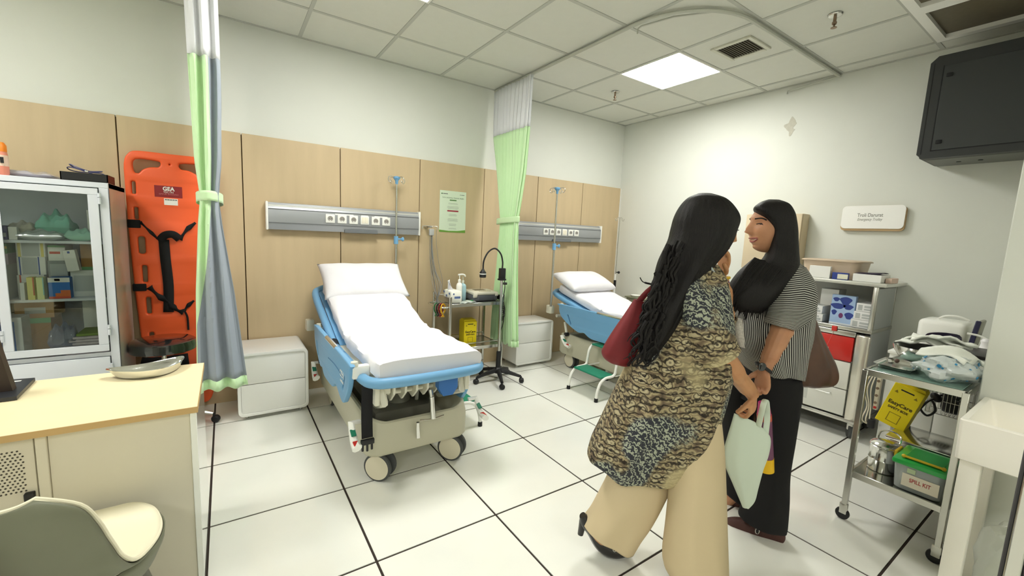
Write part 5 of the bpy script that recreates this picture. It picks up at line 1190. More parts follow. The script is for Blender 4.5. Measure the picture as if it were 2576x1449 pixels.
# hanging inside: yellow box, wire basket
t = safety_box((-1.13, -3.225, .425), math.radians(-90), 'yellow sharps box hanging askew under the glass top of the foreground trolley', .135, .10, .25, tilt=.26)
t = thing('wire_basket', 'chrome wire basket with a black cuff bulb hanging behind the yellow box', 'basket', (-.93, -3.42, .45))
bx0, bx1, by0, by1, bz0_, bz1_ = -.935, -.80, -3.50, -3.32, .50, .74
for i in range(12):
    y = by0 + (by1 - by0) * i / 11; obj('wire', MB().tube([(bx1, y, bz1_), (bx1, y, bz0_), (bx0, y, bz0_), (bx0, y, bz1_)], .0016, 5), CHROME, t)
for z in (bz0_, .58, .66, bz1_): obj('ring_wire', MB().tube([(bx0, by0, z), (bx0, by1, z), (bx1, by1, z), (bx1, by0, z)], .0022, 5, loop=True), CHROME, t)
for i in range(5):
    x = bx0 + (bx1 - bx0) * (i + .5) / 5; obj('wire', MB().tube([(x, by0, bz1_), (x, by0, bz0_), (x, by1, bz0_), (x, by1, bz1_)], .0016, 5), CHROME, t)
t = thing('blood_pressure_cuff', 'black blood pressure cuff with bulb and looped tube in the wire basket', 'medical device', (-.9, -3.41, .51))
obj('cuff', MB().rbox(-.92, -.82, -3.47, -3.37, .51, .66, .03, 3), BLACK, t)
obj('bulb', MB().ell((-.96, -3.36, .60), (.022, .03, .022), M=Matrix.Rotation(.8, 3, 'X')), BLACK, t)
obj('tube', MB().tube(sp([(-.95, -3.38, .62), (-.99, -3.34, .58), (-1.0, -3.31, .53), (-.99, -3.34, .49), (-.985, -3.37, .53), (-.98, -3.34, .58), (-1.0, -3.29, .47), (-.99, -3.27, .40)], 6), .006, 8), BLACK, t)
cm = [(-.95 + .012 * math.cos(a * 1), -3.455 + .012 * math.sin(a), .60 + a * .0035) for a in [i * .5 for i in range(76)]]
obj('coil', MB().tube(cm, .0025, 6), BLACK, t)
obj('black_grip', MB().rbox(-1.0, -.965, -3.53, -3.465, .715, .745, .006), BLACK, tB)
# lower shelf
t = thing('steel_canister', 'polished steel canister with a wire handle on the left of the lower shelf', 'canister', (-1.48, -3.285, .273))
obj('body', MB().lathe([(.001, 0), (.056, 0), (.06, .004), (.06, .06), (.062, .064), (.06, .068), (.06, .13), (.063, .134), (.058, .138), (.001, .138)], (-1.48, -3.29, .273), 32), CHROME, t)
obj('lid', MB().lathe([(.06, .139), (.062, .142), (.05, .155), (.02, .162), (.001, .163)], (-1.48, -3.29, .273), 32), CHROME, t)
obj('handle', MB().tube(sp([(-1.46, -3.34, .43), (-1.46, -3.34, .47), (-1.45, -3.30, .485), (-1.45, -3.26, .47), (-1.45, -3.25, .43)], 4), .004, 8), CHROME, t)
t = thing('steel_lid_tray', 'long steel dressing tray behind the green lidded box on the lower shelf', 'tray', (-1.2, -3.40, .273))
obj('tray', MB().rbox(-1.33, -1.05, -3.52, -3.26, .274, .40, .012, 2), CHROME, t)
obj('lid', MB().rbox(-1.34, -1.04, -3.53, -3.25, .402, .418, .006, 2), CHROME, t)
t = thing('spill_kit_box', 'clear plastic box with bright green lid, yellow handle and paper label on the lower shelf', 'storage box', (-1.53, -3.455, .273))
K_ = dict()
bx = (-1.635, -1.39, -3.545, -3.36)
rg = []
for z, e in ((.0, .88), (.004, .91), (.12, .99), (.124, .99)):
    cx_, cy_ = (bx[0] + bx[1]) / 2, (bx[2] + bx[3]) / 2
    rg.append([(cx_ + x * e, cy_ + y * e, .275 + z) for x, y in rrect(-(bx[1] - bx[0]) / 2, (bx[1] - bx[0]) / 2, -(bx[3] - bx[2]) / 2, (bx[3] - bx[2]) / 2, .03, 5)])
obj('tub', MB().ring_loft(rg, caps=True), m('tub_clear', (206, 214, 214), .25, alpha=.55, coat=.5), t)
obj('contents', MB().rbox(bx[0] + .03, bx[1] - .03, bx[2] + .03, bx[3] - .02, .282, .35, .02), m('tub_white', (226, 224, 218), .7), t)
obj('contents', MB().rbox(bx[0] + .03, bx[1] - .05, bx[2] + .02, bx[3] - .08, .352, .39, .01), m('tub_blue', (60, 92, 130), .6), t)
gl_ = m('lid_green', (34, 168, 74), .3, coat=.5)
l = obj('lid', MB().rbox(bx[0] - .006, bx[1] + .006, bx[2] - .006, bx[3] + .006, .398, .424, .01, 2), gl_, t)
obj('lid_recess', MB().rbox(bx[0] + .03, bx[1] - .03, bx[2] + .02, bx[3] - .03, .4235, .4275, .003, 1), m('lid_green2', (22, 138, 58), .35), l)
ye = m('handle_yellow', (206, 172, 40), .4)
obj('handle', MB().tube([(bx[0] + .03, -3.53, .434), (bx[0] + .03, -3.39, .434)], .006, 8).ell((bx[0] + .03, -3.53, .434), (.009,) * 3).ell((bx[0] + .03, -3.39, .434), (.009,) * 3), ye, l)
obj('clip', MB().rbox(-1.56, -1.46, bx[3] + .004, bx[3] + .016, .385, .43, .005), ye, t)
obj('paper_label', MB().rbox(bx[0] + .0015, bx[0] + .003, -3.53, -3.40, .30, .362, .0004, 1), m('paper_cream', (232, 224, 208), .7), t)
obj('sticker', MB().rbox(bx[0] - .001, bx[0] + .001, -3.445, -3.415, .37, .392, .0004, 1), m('sticker_green', (190, 208, 170), .6), t)
text('text_line', 'SPILL KIT', .026, MX((bx[0] + .001, -3.465, .335), (0, -1, 0), (0, 0, 1)), m('ink_red', (176, 70, 70), .6), t, width=.075, bold=.0004)

# ---------------------------------------------------------------- wash basin
t = thing('utility_sink', 'square white utility sink on a slim leg in the right foreground', 'sink', (-1.8, -3.75, 0))
SK = m('sink_white', (248, 244, 234), .35, coat=.3)
x0, x1, y0, y1, z0, z1 = -2.035, -1.568, -4.05, -3.603, .645, .805
rg = []
def rr(i, z): return [(x, y, z) for x, y in rrect(x0 + i, x1 - i, y0 + i, y1 - i, .012, 3)]
obj('basin', MB().ring_loft([rr(.015, z0), rr(.003, z0 + .006), rr(.0, z1 - .004), rr(.003, z1), rr(.02, z1), rr(.024, z1 - .004), rr(.05, z0 + .05), rr(.07, z0 + .035), rr(.15, z0 + .03)]), SK, t)
obj('drain', MB().lathe([(.03, 0), (.028, .003), (.012, .001), (.001, .001)], (-1.8, -3.83, z0 + .031), 20), CHROME, t)
for lx_, ly_ in ((x0 + .055, y1 - .045), (x0 + .055, y0 + .045), (x1 - .05, y1 - .045), (x1 - .05, y0 + .045)):
    obj('leg', MB().rbox(lx_ - .035, lx_ + .035, ly_ - .028, ly_ + .028, 0.0, z0 + .004, .004), SK, t)
obj('waste_pipe', MB().tube(sp([(-1.8, -3.83, z0 + .0), (-1.8, -3.83, .45), (-1.78, -3.8, .38), (-1.72, -3.8, .42), (-1.60, -3.8, .42)], 5), .02, 12), WPL, t)
crumple('waste_bag', (-1.77, -3.77, .0), .10, .09, .36, 41, m('bag_white', (220, 224, 214), .4, alpha=.9, coat=.4, bump=.3, bscale=15), 'pale plastic bag lined bin standing under the sink', 'bin', n=36, amp=.10)
t = thing('floor_box', 'small dark box on the floor behind the sink leg', 'box', (-1.62, -3.63, 0))
obj('box', MB().rbox(-1.64, -1.575, -3.66, -3.60, .0, .10, .004), m('dark_brown', (58, 40, 38), .5), t)

t = thing('edge_panel', 'dark upright panel with a metal edge cut by the right picture border beside the sink', 'panel', (-2.88, -4.04, 0))
obj('leaf', MB().rbox(-2.90, -2.86, -4.25, -3.845, .01, 1.14, .003, 1), m('panel_dark', (44, 40, 44), .3), t)
obj('metal_edge', MB().rbox(-2.905, -2.855, -3.846, -3.822, .0, 1.15, .003, 1), STEEL, t)
obj('rubber_seal', MB().rbox(-2.89, -2.87, -3.822, -3.814, .0, 1.15, .002, 1), m('seal_grey', (70, 68, 70), .6), t)
# ---------------------------------------------------------------- the two women
ER = Vector((.8255, -.5644, 0)); EF = Vector((.5644, .8255, 0)); EZ = Vector((0, 0, 1))
def mkPP(base):
    B = Vector((base[0], base[1], 0))
    def PP(u, v, t=0.0):
        d = ray(u, v); return CAM + d * (((B - CAM).dot(EF) + t) / d.dot(EF))
    return PP
def sil(PP, secs, n=44, k=5, nf=0, amp=0.0, seed=0, ex=.9, caps=True, hem=0.0, fine=0, finea=0.0, skew=0.0):
    """closed loft whose left and right edges pass through the given photo points; depth and offset in metres"""
    S6 = [Vector((s[0], s[1], s[2])) for s in secs]; S7 = [Vector((s[3], s[4], s[5] if len(s) > 5 else 0)) for s in secs]
    A, B = sp(S6, k), sp(S7, k); rings = []; r_ = random.Random(seed); ph = [r_.uniform(0, 6.3) for _ in range(6)]
    for i, (a, b) in enumerate(zip(A, B)):
        L = PP(a.x, a.y, b.z); R = PP(a.z, b.x, b.z); c = (L + R) / 2; e = (R - L) / 2; f = (EF + ER * skew) * b.y; q = i / (len(A) - 1); ring = []
        for j in range(n):
            th = 2 * math.pi * j / n; cs, sn = math.cos(th), math.sin(th)
            X = abs(cs) ** ex * (1 if cs > 0 else -1); Y = abs(sn) ** ex * (1 if sn > 0 else -1)
            w_ = 1 + amp * q ** .6 * abs(sn) * (math.sin(nf * th + ph[0] + 2.2 * q) + .5 * math.sin(nf * 1.7 * th + ph[1] - 3 * q)) if nf else 1
            if fine: w_ += finea * (math.sin(fine * th + 5 * math.sin(5 * q + ph[2])) * .6 + .4 * math.sin(fine * 2.3 * th + 3 * q))
            p = c + e * X * (1 + (w_ - 1) * .3) + f * Y * w_
            if hem: p = p + EZ * hem * q ** 12 * math.sin(3 * th + ph[3])
            ring.append(p)
        rings.append(ring)
    return MB().ring_loft(rings, caps=caps)
def head_mesh(c, F, U, s=1.0, smile=0.0):
    F = F.normalized(); U = (U - F * U.dot(F)).normalized(); Lf = U.cross(F); mb = MB(); rings = []
    g = lambda x, m_, w_: math.exp(-((x - m_) / w_) ** 2)
    N, K = 80, 60
    for i in range(K + 1):
        f = math.pi * i / K; ring = []
        for j in range(N):
            a = 2 * math.pi * j / N; dx, dy, dz = math.sin(f) * math.cos(a), math.sin(f) * math.sin(a), -math.cos(f)
            x, y, z = dx * .090, dy * .073, dz * .115
            if dz < 0:
                b_ = max(1e-3, math.sin(f)) ** (-.42 * min(1, -dz * 2)); b_ = min(b_, 2.6)
                if dx > 0: x *= 1 + (b_ - 1) * .9
                y *= 1 + (b_ - 1) * .55
            if dz < -.1: y *= 1 - .34 * ((-dz - .1) / .9) ** 1.2; x *= (1 - .10 * (-dz)) if dx > 0 else (1 - .45 * ((-dz - .1) / .9))
            if dx < 0 and dz > -.2: x *= 1.1
            if dx > 0:
                fr = min(1, dx * 1.6)
                pz = 0 if z > .03 else ((.03 - z) / .06 if z > -.03 else max(0, 1 - (-.03 - z) / .012))
                x += fr * .036 * g(y, 0, .0105) * pz
                x += fr * (.006 * g(z, .036, .012) * g(y, 0, .05) - .010 * g(z, .012, .013) * g(abs(y), .032, .016) + .005 * g(abs(y), .042, .018) * g(z, -.025, .02) * (1 + smile))
                x += fr * g(y, 0, .024) * (.010 * g(z, -.054, .006) + .008 * g(z, -.071, .006) - .005 * smile * g(z, -.062, .004) - .004 * g(z, -.085, .007)) + fr * .013 * g(z, -.100, .014) * g(y, 0, .024)
            ring.append(c + (F * x + Lf * y + U * z) * s)
        rings.append(ring)
    mb.ring_loft(rings, caps=False)
    pts = [((p - c).dot(F) / s, (p - c).dot(Lf) / s, (p - c).dot(U) / s) for r in rings for p in r]
    def fx(y, z): return min((q for q in pts if q[0] > 0), key=lambda q: (q[1] - y) ** 2 + (q[2] - z) ** 2)[0]
    return mb, (F, Lf, U, fx)
def hand(mb, wr, d, n, sd=1, curl=(.5, .6, .4), s=1.0, spread=.06, thumb=.5):
    d = d.normalized(); n = (n - d * n.dot(d)).normalized(); l = d.cross(n) * sd
    rg = []
    for k, w_, h in ((-.01, .024, .019), (.012, .027, .018), (.04, .035, .0155), (.07, .039, .014), (.086, .037, .011)):
        rg.append([wr + (d * k + l * (w_ * math.cos(a)) + n * (h * math.sin(a))) * s for a in [2 * math.pi * q / 18 for q in range(18)]])
    mb.ring_loft(rg)
    for i, (o, ln) in enumerate(((.0285, .070), (.0095, .079), (-.0095, .074), (-.0285, .058))):
        a = spread * (1.5 - i) * 1.0; p = wr + (d * (.080 - .003 * abs(i - 1)) + l * o) * s; dr = (d + l * a).normalized(); pts = [p - dr * .012 * s, p]; ang = 0
        for q, (cu, fr) in enumerate(zip(curl, (.45, .31, .24))):
            ang += cu * (1 + .08 * i); p = p + (dr * math.cos(ang) + n * math.sin(ang)) * ln * fr * s; pts.append(p)
        mb.tube(sp(pts, 3), [.0085 * s] * 4 + [.0082 * s] * 3 + [.0078 * s] * 3 + [.007 * s] * 2 + [.0045 * s], 10)
    p = wr + (d * .022 + l * .024) * s; a1 = (d * .62 + l * .62 + n * thumb).normalized(); a2 = (d * .85 + l * .15 + n * (thumb + .25)).normalized()
    mb.tube(sp([p - a1 * .01 * s, p + a1 * .028 * s, p + a1 * .045 * s + a2 * .012 * s, p + a1 * .045 * s + a2 * .036 * s], 3), [.0125 * s] * 4 + [.0105 * s] * 3 + [.009 * s] * 2 + [.006 * s], 10)
    return mb
def finish_body(o, vox=.0033):
    q = o.modifiers.new('remesh', 'REMESH'); q.mode = 'VOXEL'; q.voxel_size = vox; q.use_smooth_shade = True
    q = o.modifiers.new('smooth', 'SMOOTH'); q.iterations = 1; q.factor = .4
def skinmat(name, rgb, rgb2):
    M = m(name, rgb, .5, noise=.1, nscale=9, rgb2=rgb2, bump=.05, bscale=300)
    b = M.node_tree.nodes['Principled BSDF']; b.inputs['Subsurface Weight'].default_value = .12; b.inputs['Subsurface Radius'].default_value = (.012, .005, .003); b.inputs['Subsurface Scale'].default_value = .5
    return M
SK1 = skinmat('skin_a', (196, 146, 104), (180, 126, 86)); SK2 = skinmat('skin_b', (190, 140, 106), (172, 120, 88))
HAIR = m('black_hair', (17, 14, 13), .5, bump=.8, bscale=40, spec=.3)
hnt = HAIR.node_tree; [n for n in hnt.nodes if n.type == 'MAPPING'][0].inputs['Scale'].default_value = (9, 9, .6)

def patterned():
    M = bpy.data.materials.new('patterned_cloth'); M.use_nodes = True; nt = M.node_tree; b = nt.nodes['Principled BSDF']; b.inputs['Roughness'].default_value = .9; N = nt.nodes.new; Lk = nt.links.new
    tc = N('ShaderNodeTexCoord'); mp = N('ShaderNodeMapping'); Lk(tc.outputs['Object'], mp.inputs[0])
    mp.inputs['Rotation'].default_value = (0, 0, math.radians(34.4))
    nz = N('ShaderNodeTexNoise'); nz.inputs['Scale'].default_value = 9; Lk(mp.outputs[0], nz.inputs[0])
    ad = N('ShaderNodeVectorMath'); ad.operation = 'MULTIPLY_ADD'; ad.inputs[1].default_value = (.035, .035, .035); Lk(nz.outputs['Color'], ad.inputs[0]); Lk(mp.outputs[0], ad.inputs[2])
    sc = N('ShaderNodeVectorMath'); sc.operation = 'MULTIPLY'; sc.inputs[1].default_value = (26, 8, 34); Lk(ad.outputs[0], sc.inputs[0])
    vo = N('ShaderNodeTexVoronoi'); vo.inputs['Scale'].default_value = 1; vo.inputs['Randomness'].default_value = .55; Lk(sc.outputs[0], vo.inputs[0])
    r1 = N('ShaderNodeValToRGB'); e = r1.color_ramp.elements
    cols = [(0, (110, 96, 80)), (.13, (52, 44, 38)), (.24, (182, 170, 138)), (.36, (168, 156, 124)), (.45, (66, 54, 46)), (.56, (168, 154, 118)), (.68, (116, 100, 78)), (1, (46, 38, 34))]
    e[0].position = 0; e[0].color = lin(cols[0][1]) + (1,); e[1].position = 1; e[1].color = lin(cols[-1][1]) + (1,)
    for p, c in cols[1:-1]: q = e.new(p); q.color = lin(c) + (1,)
    Lk(vo.outputs['Distance'], r1.inputs[0])
    wv = N('ShaderNodeTexWave'); wv.wave_type = 'BANDS'; wv.bands_direction = 'Z'; wv.inputs['Scale'].default_value = 13; wv.inputs['Distortion'].default_value = 7; wv.inputs['Detail'].default_value = 2; wv.inputs['Detail Scale'].default_value = 2.5; Lk(mp.outputs[0], wv.inputs[0])
    r2 = N('ShaderNodeValToRGB'); r2.color_ramp.elements[0].position = .10; r2.color_ramp.elements[0].color = lin((56, 46, 40)) + (1,); r2.color_ramp.elements[1].position = .38; r2.color_ramp.elements[1].color = (1, 1, 1, 1); Lk(wv.outputs['Fac'], r2.inputs[0])
    mx = N('ShaderNodeMix'); mx.data_type = 'RGBA'; mx.blend_type = 'MULTIPLY'; mx.inputs[0].default_value = .9; Lk(r1.outputs[0], mx.inputs[6]); Lk(r2.outputs[0], mx.inputs[7])
    # plain sandy areas and navy chevron areas
    w2 = N('ShaderNodeTexWave'); w2.wave_type = 'BANDS'; w2.bands_direction = 'DIAGONAL'; w2.inputs['Scale'].default_value = 22; w2.inputs['Distortion'].default_value = 9; w2.inputs['Detail Scale'].default_value = 3; Lk(mp.outputs[0], w2.inputs[0])
    r3 = N('ShaderNodeValToRGB'); r3.color_ramp.elements[0].position = .55; r3.color_ramp.elements[0].color = lin((44, 46, 54)) + (1,); r3.color_ramp.elements[1].position = .8; r3.color_ramp.elements[1].color = lin((160, 164, 146)) + (1,); Lk(w2.outputs['Fac'], r3.inputs[0])
    n2 = N('ShaderNodeTexNoise'); n2.inputs['Scale'].default_value = 3.0; n2.inputs['Detail'].default_value = 1; Lk(mp.outputs[0], n2.inputs[0])
    r4 = N('ShaderNodeValToRGB'); r4.color_ramp.elements[0].position = .54; r4.color_ramp.elements[1].position = .57; Lk(n2.outputs[0], r4.inputs[0])
    m2 = N('ShaderNodeMix'); m2.data_type = 'RGBA'; Lk(r4.outputs[0], m2.inputs[0]); Lk(mx.outputs[2], m2.inputs[6]); Lk(r3.outputs[0], m2.inputs[7])
    r5 = N('ShaderNodeValToRGB'); r5.color_ramp.elements[0].position = .36; r5.color_ramp.elements[0].color = (.75, .75, .75, 1); r5.color_ramp.elements[1].position = .41; r5.color_ramp.elements[1].color = (0, 0, 0, 1); Lk(n2.outputs[0], r5.inputs[0])
    m3 = N('ShaderNodeMix'); m3.data_type = 'RGBA'; Lk(r5.outputs[0], m3.inputs[0]); Lk(m2.outputs[2], m3.inputs[6]); m3.inputs[7].default_value = lin((186, 172, 132)) + (1,)
    Lk(m3.outputs[2], b.inputs['Base Color']); return M
PAT = patterned()
def striped():
    M = bpy.data.materials.new('striped_cloth'); M.use_nodes = True; nt = M.node_tree; b = nt.nodes['Principled BSDF']; b.inputs['Roughness'].default_value = .85; N = nt.nodes.new; Lk = nt.links.new
    tc = N('ShaderNodeUVMap'); wv = N('ShaderNodeTexWave'); wv.wave_type = 'BANDS'; wv.bands_direction = 'Y'; wv.inputs['Scale'].default_value = 1.0; wv.inputs['Distortion'].default_value = 1.2; wv.inputs['Detail'].default_value = 0; wv.inputs['Detail Scale'].default_value = .5; Lk(tc.outputs[0], wv.inputs[0])
    r = N('ShaderNodeValToRGB'); r.color_ramp.elements[0].position = .62; r.color_ramp.elements[0].color = lin((34, 30, 30)) + (1,); r.color_ramp.elements[1].position = .76; r.color_ramp.elements[1].color = lin((196, 196, 188)) + (1,); Lk(wv.outputs['Fac'], r.inputs[0]); Lk(r.outputs[0], b.inputs['Base Color']); return M
STR = striped()
def ringuv(o, n, fn):                       # uv from (ring position, angle position)
    me = o.data; uv = me.uv_layers.new(name='UVMap')
    for lp in me.loops:
        i, j = divmod(lp.vertex_index, n); uv.data[lp.index].uv = fn(i, j / n)
# ================================================================ woman in the patterned tunic
B1 = (-2.72, -2.93); P1 = mkPP(B1)
t1 = thing('person', 'woman with long wavy black hair in a patterned tunic and beige trousers', 'person', (B1[0], B1[1], 0))
F1 = (ER + EF * .25 - EZ * .12); hc = P1(1797, 578, .0)
mb, ax = head_mesh(hc, F1, EZ + ER * .18, .98)
mb.tube(sp([P1(1768, 625, .0), P1(1758, 660, 0), P1(1745, 700, 0)], 4), [.05] * 5 + [.052] * 4, 16)
mb.tube(sp([P1(1745, 690, 0), P1(1742, 760, 0), P1(1722, 850, 0), P1(1700, 940, 0), P1(1680, 1010, 0)], 4), [.045, .06, .08, .09, .095, .10, .10, .095, .09, .09, .09, .095, .095, .095, .09, .085, .07], 20)
# far arm, raised to the mouth
mb.tube(sp([P1(1762, 715, .1), P1(1795, 780, .14), P1(1822, 800, .15)], 4), [.045] * 4 + [.042] * 5, 14)
mb.tube(sp([P1(1822, 805, .15), P1(1822, 755, .13), P1(1816, 712, .11), P1(1814, 698, .105)], 4), [.042] * 3 + [.037] * 4 + [.03] * 3 + [.027] * 3, 14)
hand(mb, P1(1814, 692, .10), (P1(1829, 628, .07) - P1(1814, 692, .10)), (-ER * .75 + EZ * .2 - EF * .2), 1, (.35, .45, .3), .94)
# near arm
mb.tube(sp([P1(1742, 735, -.06), P1(1766, 800, -.12), P1(1796, 868, -.14)], 4), [.035] * 4 + [.042] * 5, 14)
W1 = P1(1893, 992, .02)
mb.tube(sp([P1(1794, 862, -.14), P1(1846, 935, -.07), W1], 5), [.044] * 3 + [.042] * 3 + [.034] * 3 + [.028] * 2, 14)
hand(mb, W1, (P1(1892, 1050, .045) - W1), (-ER * .5 + EF * .5), -1, (.5, 1.1, .8), .98)
# lower legs and feet
for (kn, an, tt) in (((1640, 1230), (1512, 1345), .04), ((1752, 1250), (1762, 1440), -.08)):
    mb.tube(sp([P1(1672, 1000, tt * .5), P1(*kn, tt), P1(*an, tt)], 4), [.06] * 3 + [.052] * 2 + [.042] * 2 + [.036] * 2, 14)
mb.tube(sp([P1(1482, 1318, .04), P1(1512, 1352, .04), P1(1545, 1382, .04)], 4), [.03, .03, .03, .032, .032, .03, .028, .024, .022], 12)
mb.tube([P1(1758, 1440, -.1), P1(1765, 1462, -.1), P1(1800, 1470, -.1)], [.034, .036, .028], 12)
bd = obj('body', mb, SK1, t1, normals=True); finish_body(bd)
obj('tunic', sil(P1, [(1745, 662, 1800, 666, .045), (1706, 694, 1815, 700, .10), (1668, 760, 1826, 765, .125), (1636, 822, 1832, 830, .14), (1602, 890, 1834, 900, .15), (1568, 960, 1822, 960, .16), (1535, 1030, 1800, 1030, .17), (1510, 1080, 1784, 1075, .165), (1488, 1120, 1766, 1115, .15), (1480, 1150, 1758, 1162, .13), (1492, 1166, 1738, 1198, .105)], n=72, nf=7, amp=.10, seed=3, caps=False, hem=.022, ex=.72), PAT, t1, solid=.004)
obj('sleeve', MB().tube(sp([P1(1728, 712, -.04), P1(1752, 762, -.09), P1(1778, 830, -.12), P1(1800, 880, -.12), P1(1808, 896, -.12)], 5), [.06] * 3 + [.07] * 4 + [.078] * 5 + [.08] * 5 + [.08] * 4, 30, caps=False), PAT, t1, solid=.004)
obj('sleeve', MB().tube(sp([P1(1765, 712, .08), P1(1788, 765, .13), P1(1812, 800, .15), P1(1820, 790, .145)], 4), [.06] * 5 + [.058] * 8, 20, caps=False), PAT, t1, solid=.004)
TR1 = m('beige_trousers', (202, 184, 150), .85, bump=.1, bscale=40)
obj('trouser_leg', sil(P1, [(1560, 1120, 1700, 1120, .10, .03), (1532, 1195, 1694, 1195, .09, .04), (1508, 1245, 1668, 1252, .095, .04), (1486, 1286, 1640, 1304, .095, .04), (1470, 1306, 1612, 1348, .09, .04), (1466, 1313, 1592, 1384, .085, .04)], nf=5, amp=.07, seed=5, caps=False), TR1, t1, solid=.004)
obj('trouser_leg', sil(P1, [(1668, 1020, 1802, 1020, .11, -.02), (1680, 1120, 1814, 1120, .10, -.05), (1688, 1220, 1819, 1220, .095, -.08), (1680, 1320, 1822, 1320, .10, -.09), (1672, 1400, 1824, 1410, .11, -.1), (1676, 1432, 1825, 1462, .11, -.1)], nf=5, amp=.05, seed=6, caps=False), TR1, t1, solid=.004)
SH = m('black_shoe', (16, 14, 16), .3, coat=.4)
s_ = obj('shoe', sil(P1, [(1458, 1300, 1472, 1292, .018, .04), (1460, 1318, 1492, 1308, .028, .04), (1476, 1340, 1512, 1326, .026, .04), (1494, 1372, 1532, 1346, .028, .04), (1516, 1392, 1548, 1362, .034, .04), (1545, 1399, 1562, 1370, .036, .04), (1572, 1396, 1576, 1384, .022, .04), (1580, 1394, 1581, 1390, .008, .04)], n=24, k=4), SH, t1)
obj('heel', MB().tube([P1(1468, 1312, .04), P1(1463, 1330, .04), P1(1460, 1344, .04)], [.020, .015, .013], 10), SH, s_)
obj('buckle', MB().tube([P1(1546 + 4 * math.cos(a), 1382 + 6 * math.sin(a), .002) for a in [2 * math.pi * i / 12 for i in range(12)]], .0015, 6, loop=True), CHROME, s_)
s_ = obj('shoe', sil(P1, [(1728, 1452, 1732, 1468, .01, -.1), (1740, 1452, 1748, 1480, .035, -.1), (1770, 1452, 1775, 1486, .04, -.1), (1810, 1455, 1810, 1486, .036, -.1), (1850, 1470, 1848, 1484, .02, -.1)], n=20, k=3), SH, t1)
# hair
hr = sil(P1, [(1757, 486, 1790, 487, .02, 0), (1733, 497, 1822, 500, .06, 0), (1712, 520, 1845, 524, .082, 0), (1698, 548, 1856, 550, .092, 0), (1690, 578, 1848, 578, .095, 0), (1683, 605, 1838, 605, .095, -.005), (1668, 635, 1822, 632, .09, -.01), (1656, 662, 1800, 658, .085, -.015), (1646, 702, 1772, 694, .08, -.03), (1638, 742, 1742, 740, .075, -.05), (1630, 782, 1720, 780, .068, -.07), (1621, 822, 1698, 822, .06, -.08), (1612, 862, 1668, 864, .05, -.08), (1611, 895, 1642, 897, .035, -.07), (1614, 914, 1626, 914, .01, -.06)], n=96, k=6, nf=5, amp=.10, seed=4, fine=31, finea=.022)
ho = obj('hair', hr, HAIR, t1)
r_ = random.Random(12)
for i in range(90):
    v0 = r_.uniform(600, 830); q = (v0 - 560) / 260; u0 = 1690 - 75 * q + r_.uniform(0, 55); tt = r_.choice((-.06, -.08, -.1)) - .04 * q; a = r_.uniform(0, 6); amp = r_.uniform(7, 16)
    ln = r_.uniform(90, 170); pts = []
    for k in range(8):
        f = k / 7; pts.append(P1(u0 - 34 * f * (1 + .2 * q) + amp * f ** .5 * math.sin(a + 11 * f) - (10 * f * f if i % 5 == 0 else 0), min(920, v0 + ln * f * .9), tt))
    obj('hair_strand', MB().tube(sp(pts, 3), [.0085 * (1 - .85 * j / 21) for j in range(22)], 6), HAIR, ho)
obj('curl', MB().tube(sp([P1(1640, 715, -.03), P1(1626, 712, -.03), P1(1616, 708, -.03), P1(1610, 698, -.03)], 4), [.004] * 6 + [.002] * 7, 6), HAIR, ho)
# face details on the visible side
def fp(dx, y, z, s=.98, c=hc, A=ax): return c + (A[0] * (A[3](y, z) + dx) + A[1] * y + A[2] * z) * s
for sd in (-1, 1):
    obj('eye', MB().ell(fp(-.009, sd * .032, .012), (.012, .012, .009)), m('eye_white', (230, 224, 216), .2), bd)
    obj('eyelash', MB().tube([fp(.002, sd * .045, .010), fp(.016, sd * .036, .014), fp(.003, sd * .022, .012)], .0018, 6), BLACK, bd)
    obj('eyebrow', MB().tube([fp(0, sd * .05, .03), fp(0, sd * .034, .037), fp(0, sd * .018, .034)], .0028, 6), HAIR, bd)
obj('lips', MB().ell(fp(-.003, 0, -.062), (.006, .02, .009), M=Matrix(ax[:3]).transposed()), m('lip_rose', (150, 72, 66), .4), bd)
BY = m('bracelet_yellow', (214, 176, 44), .5)
obj('bracelet', MB().tube([P1(1814, 699, .105) + ER * (.031 * math.cos(a)) + EF * (.031 * math.sin(a)) + EZ * .004 * math.cos(a) for a in [2 * math.pi * i / 24 for i in range(24)]], .006, 8, loop=True), BY, t1)
obj('bracelet', MB().tube([P1(1813, 706, .11) + ER * (.0325 * math.cos(a)) + EF * (.0325 * math.sin(a)) - EZ * .004 * math.cos(a) for a in [2 * math.pi * i / 24 for i in range(24)]], .003, 8, loop=True), m('bracelet_violet', (84, 40, 110), .5), t1)
obj('lanyard', MB().tube(sp([P1(1783, 664, -.055), P1(1790, 676, -.075), P1(1798, 690, -.07)], 4), [.007] * 9, 6, flat=.3), m('lanyard_grey', (190, 200, 200), .4), t1)
# red bag
t = thing('red_shoulder_bag', 'dark red soft shoulder bag at the back of the woman in the patterned tunic', 'bag', tuple(P1(1565, 910, .08)))
obj('bag_body', sil(P1, [(1596, 752, 1622, 760, .012, .04), (1572, 790, 1626, 795, .035, .04), (1545, 830, 1618, 835, .05, .04), (1522, 868, 1606, 872, .06, .04), (1514, 890, 1598, 898, .06, .04), (1528, 908, 1588, 914, .045, .04), (1562, 919, 1580, 921, .015, .04)], n=40, nf=6, amp=.08, seed=9), m('dark_red_bag', (124, 26, 34), .6, noise=.25, nscale=9, bump=.2, bscale=14), t)
obj('shoulder_strap', MB().tube(sp([P1(1604, 762, .04), P1(1640, 725, .03), P1(1690, 705, .01), P1(1720, 700, .0)], 4), [.012] * 13, 8, flat=.4), m('dark_red_bag'), t)
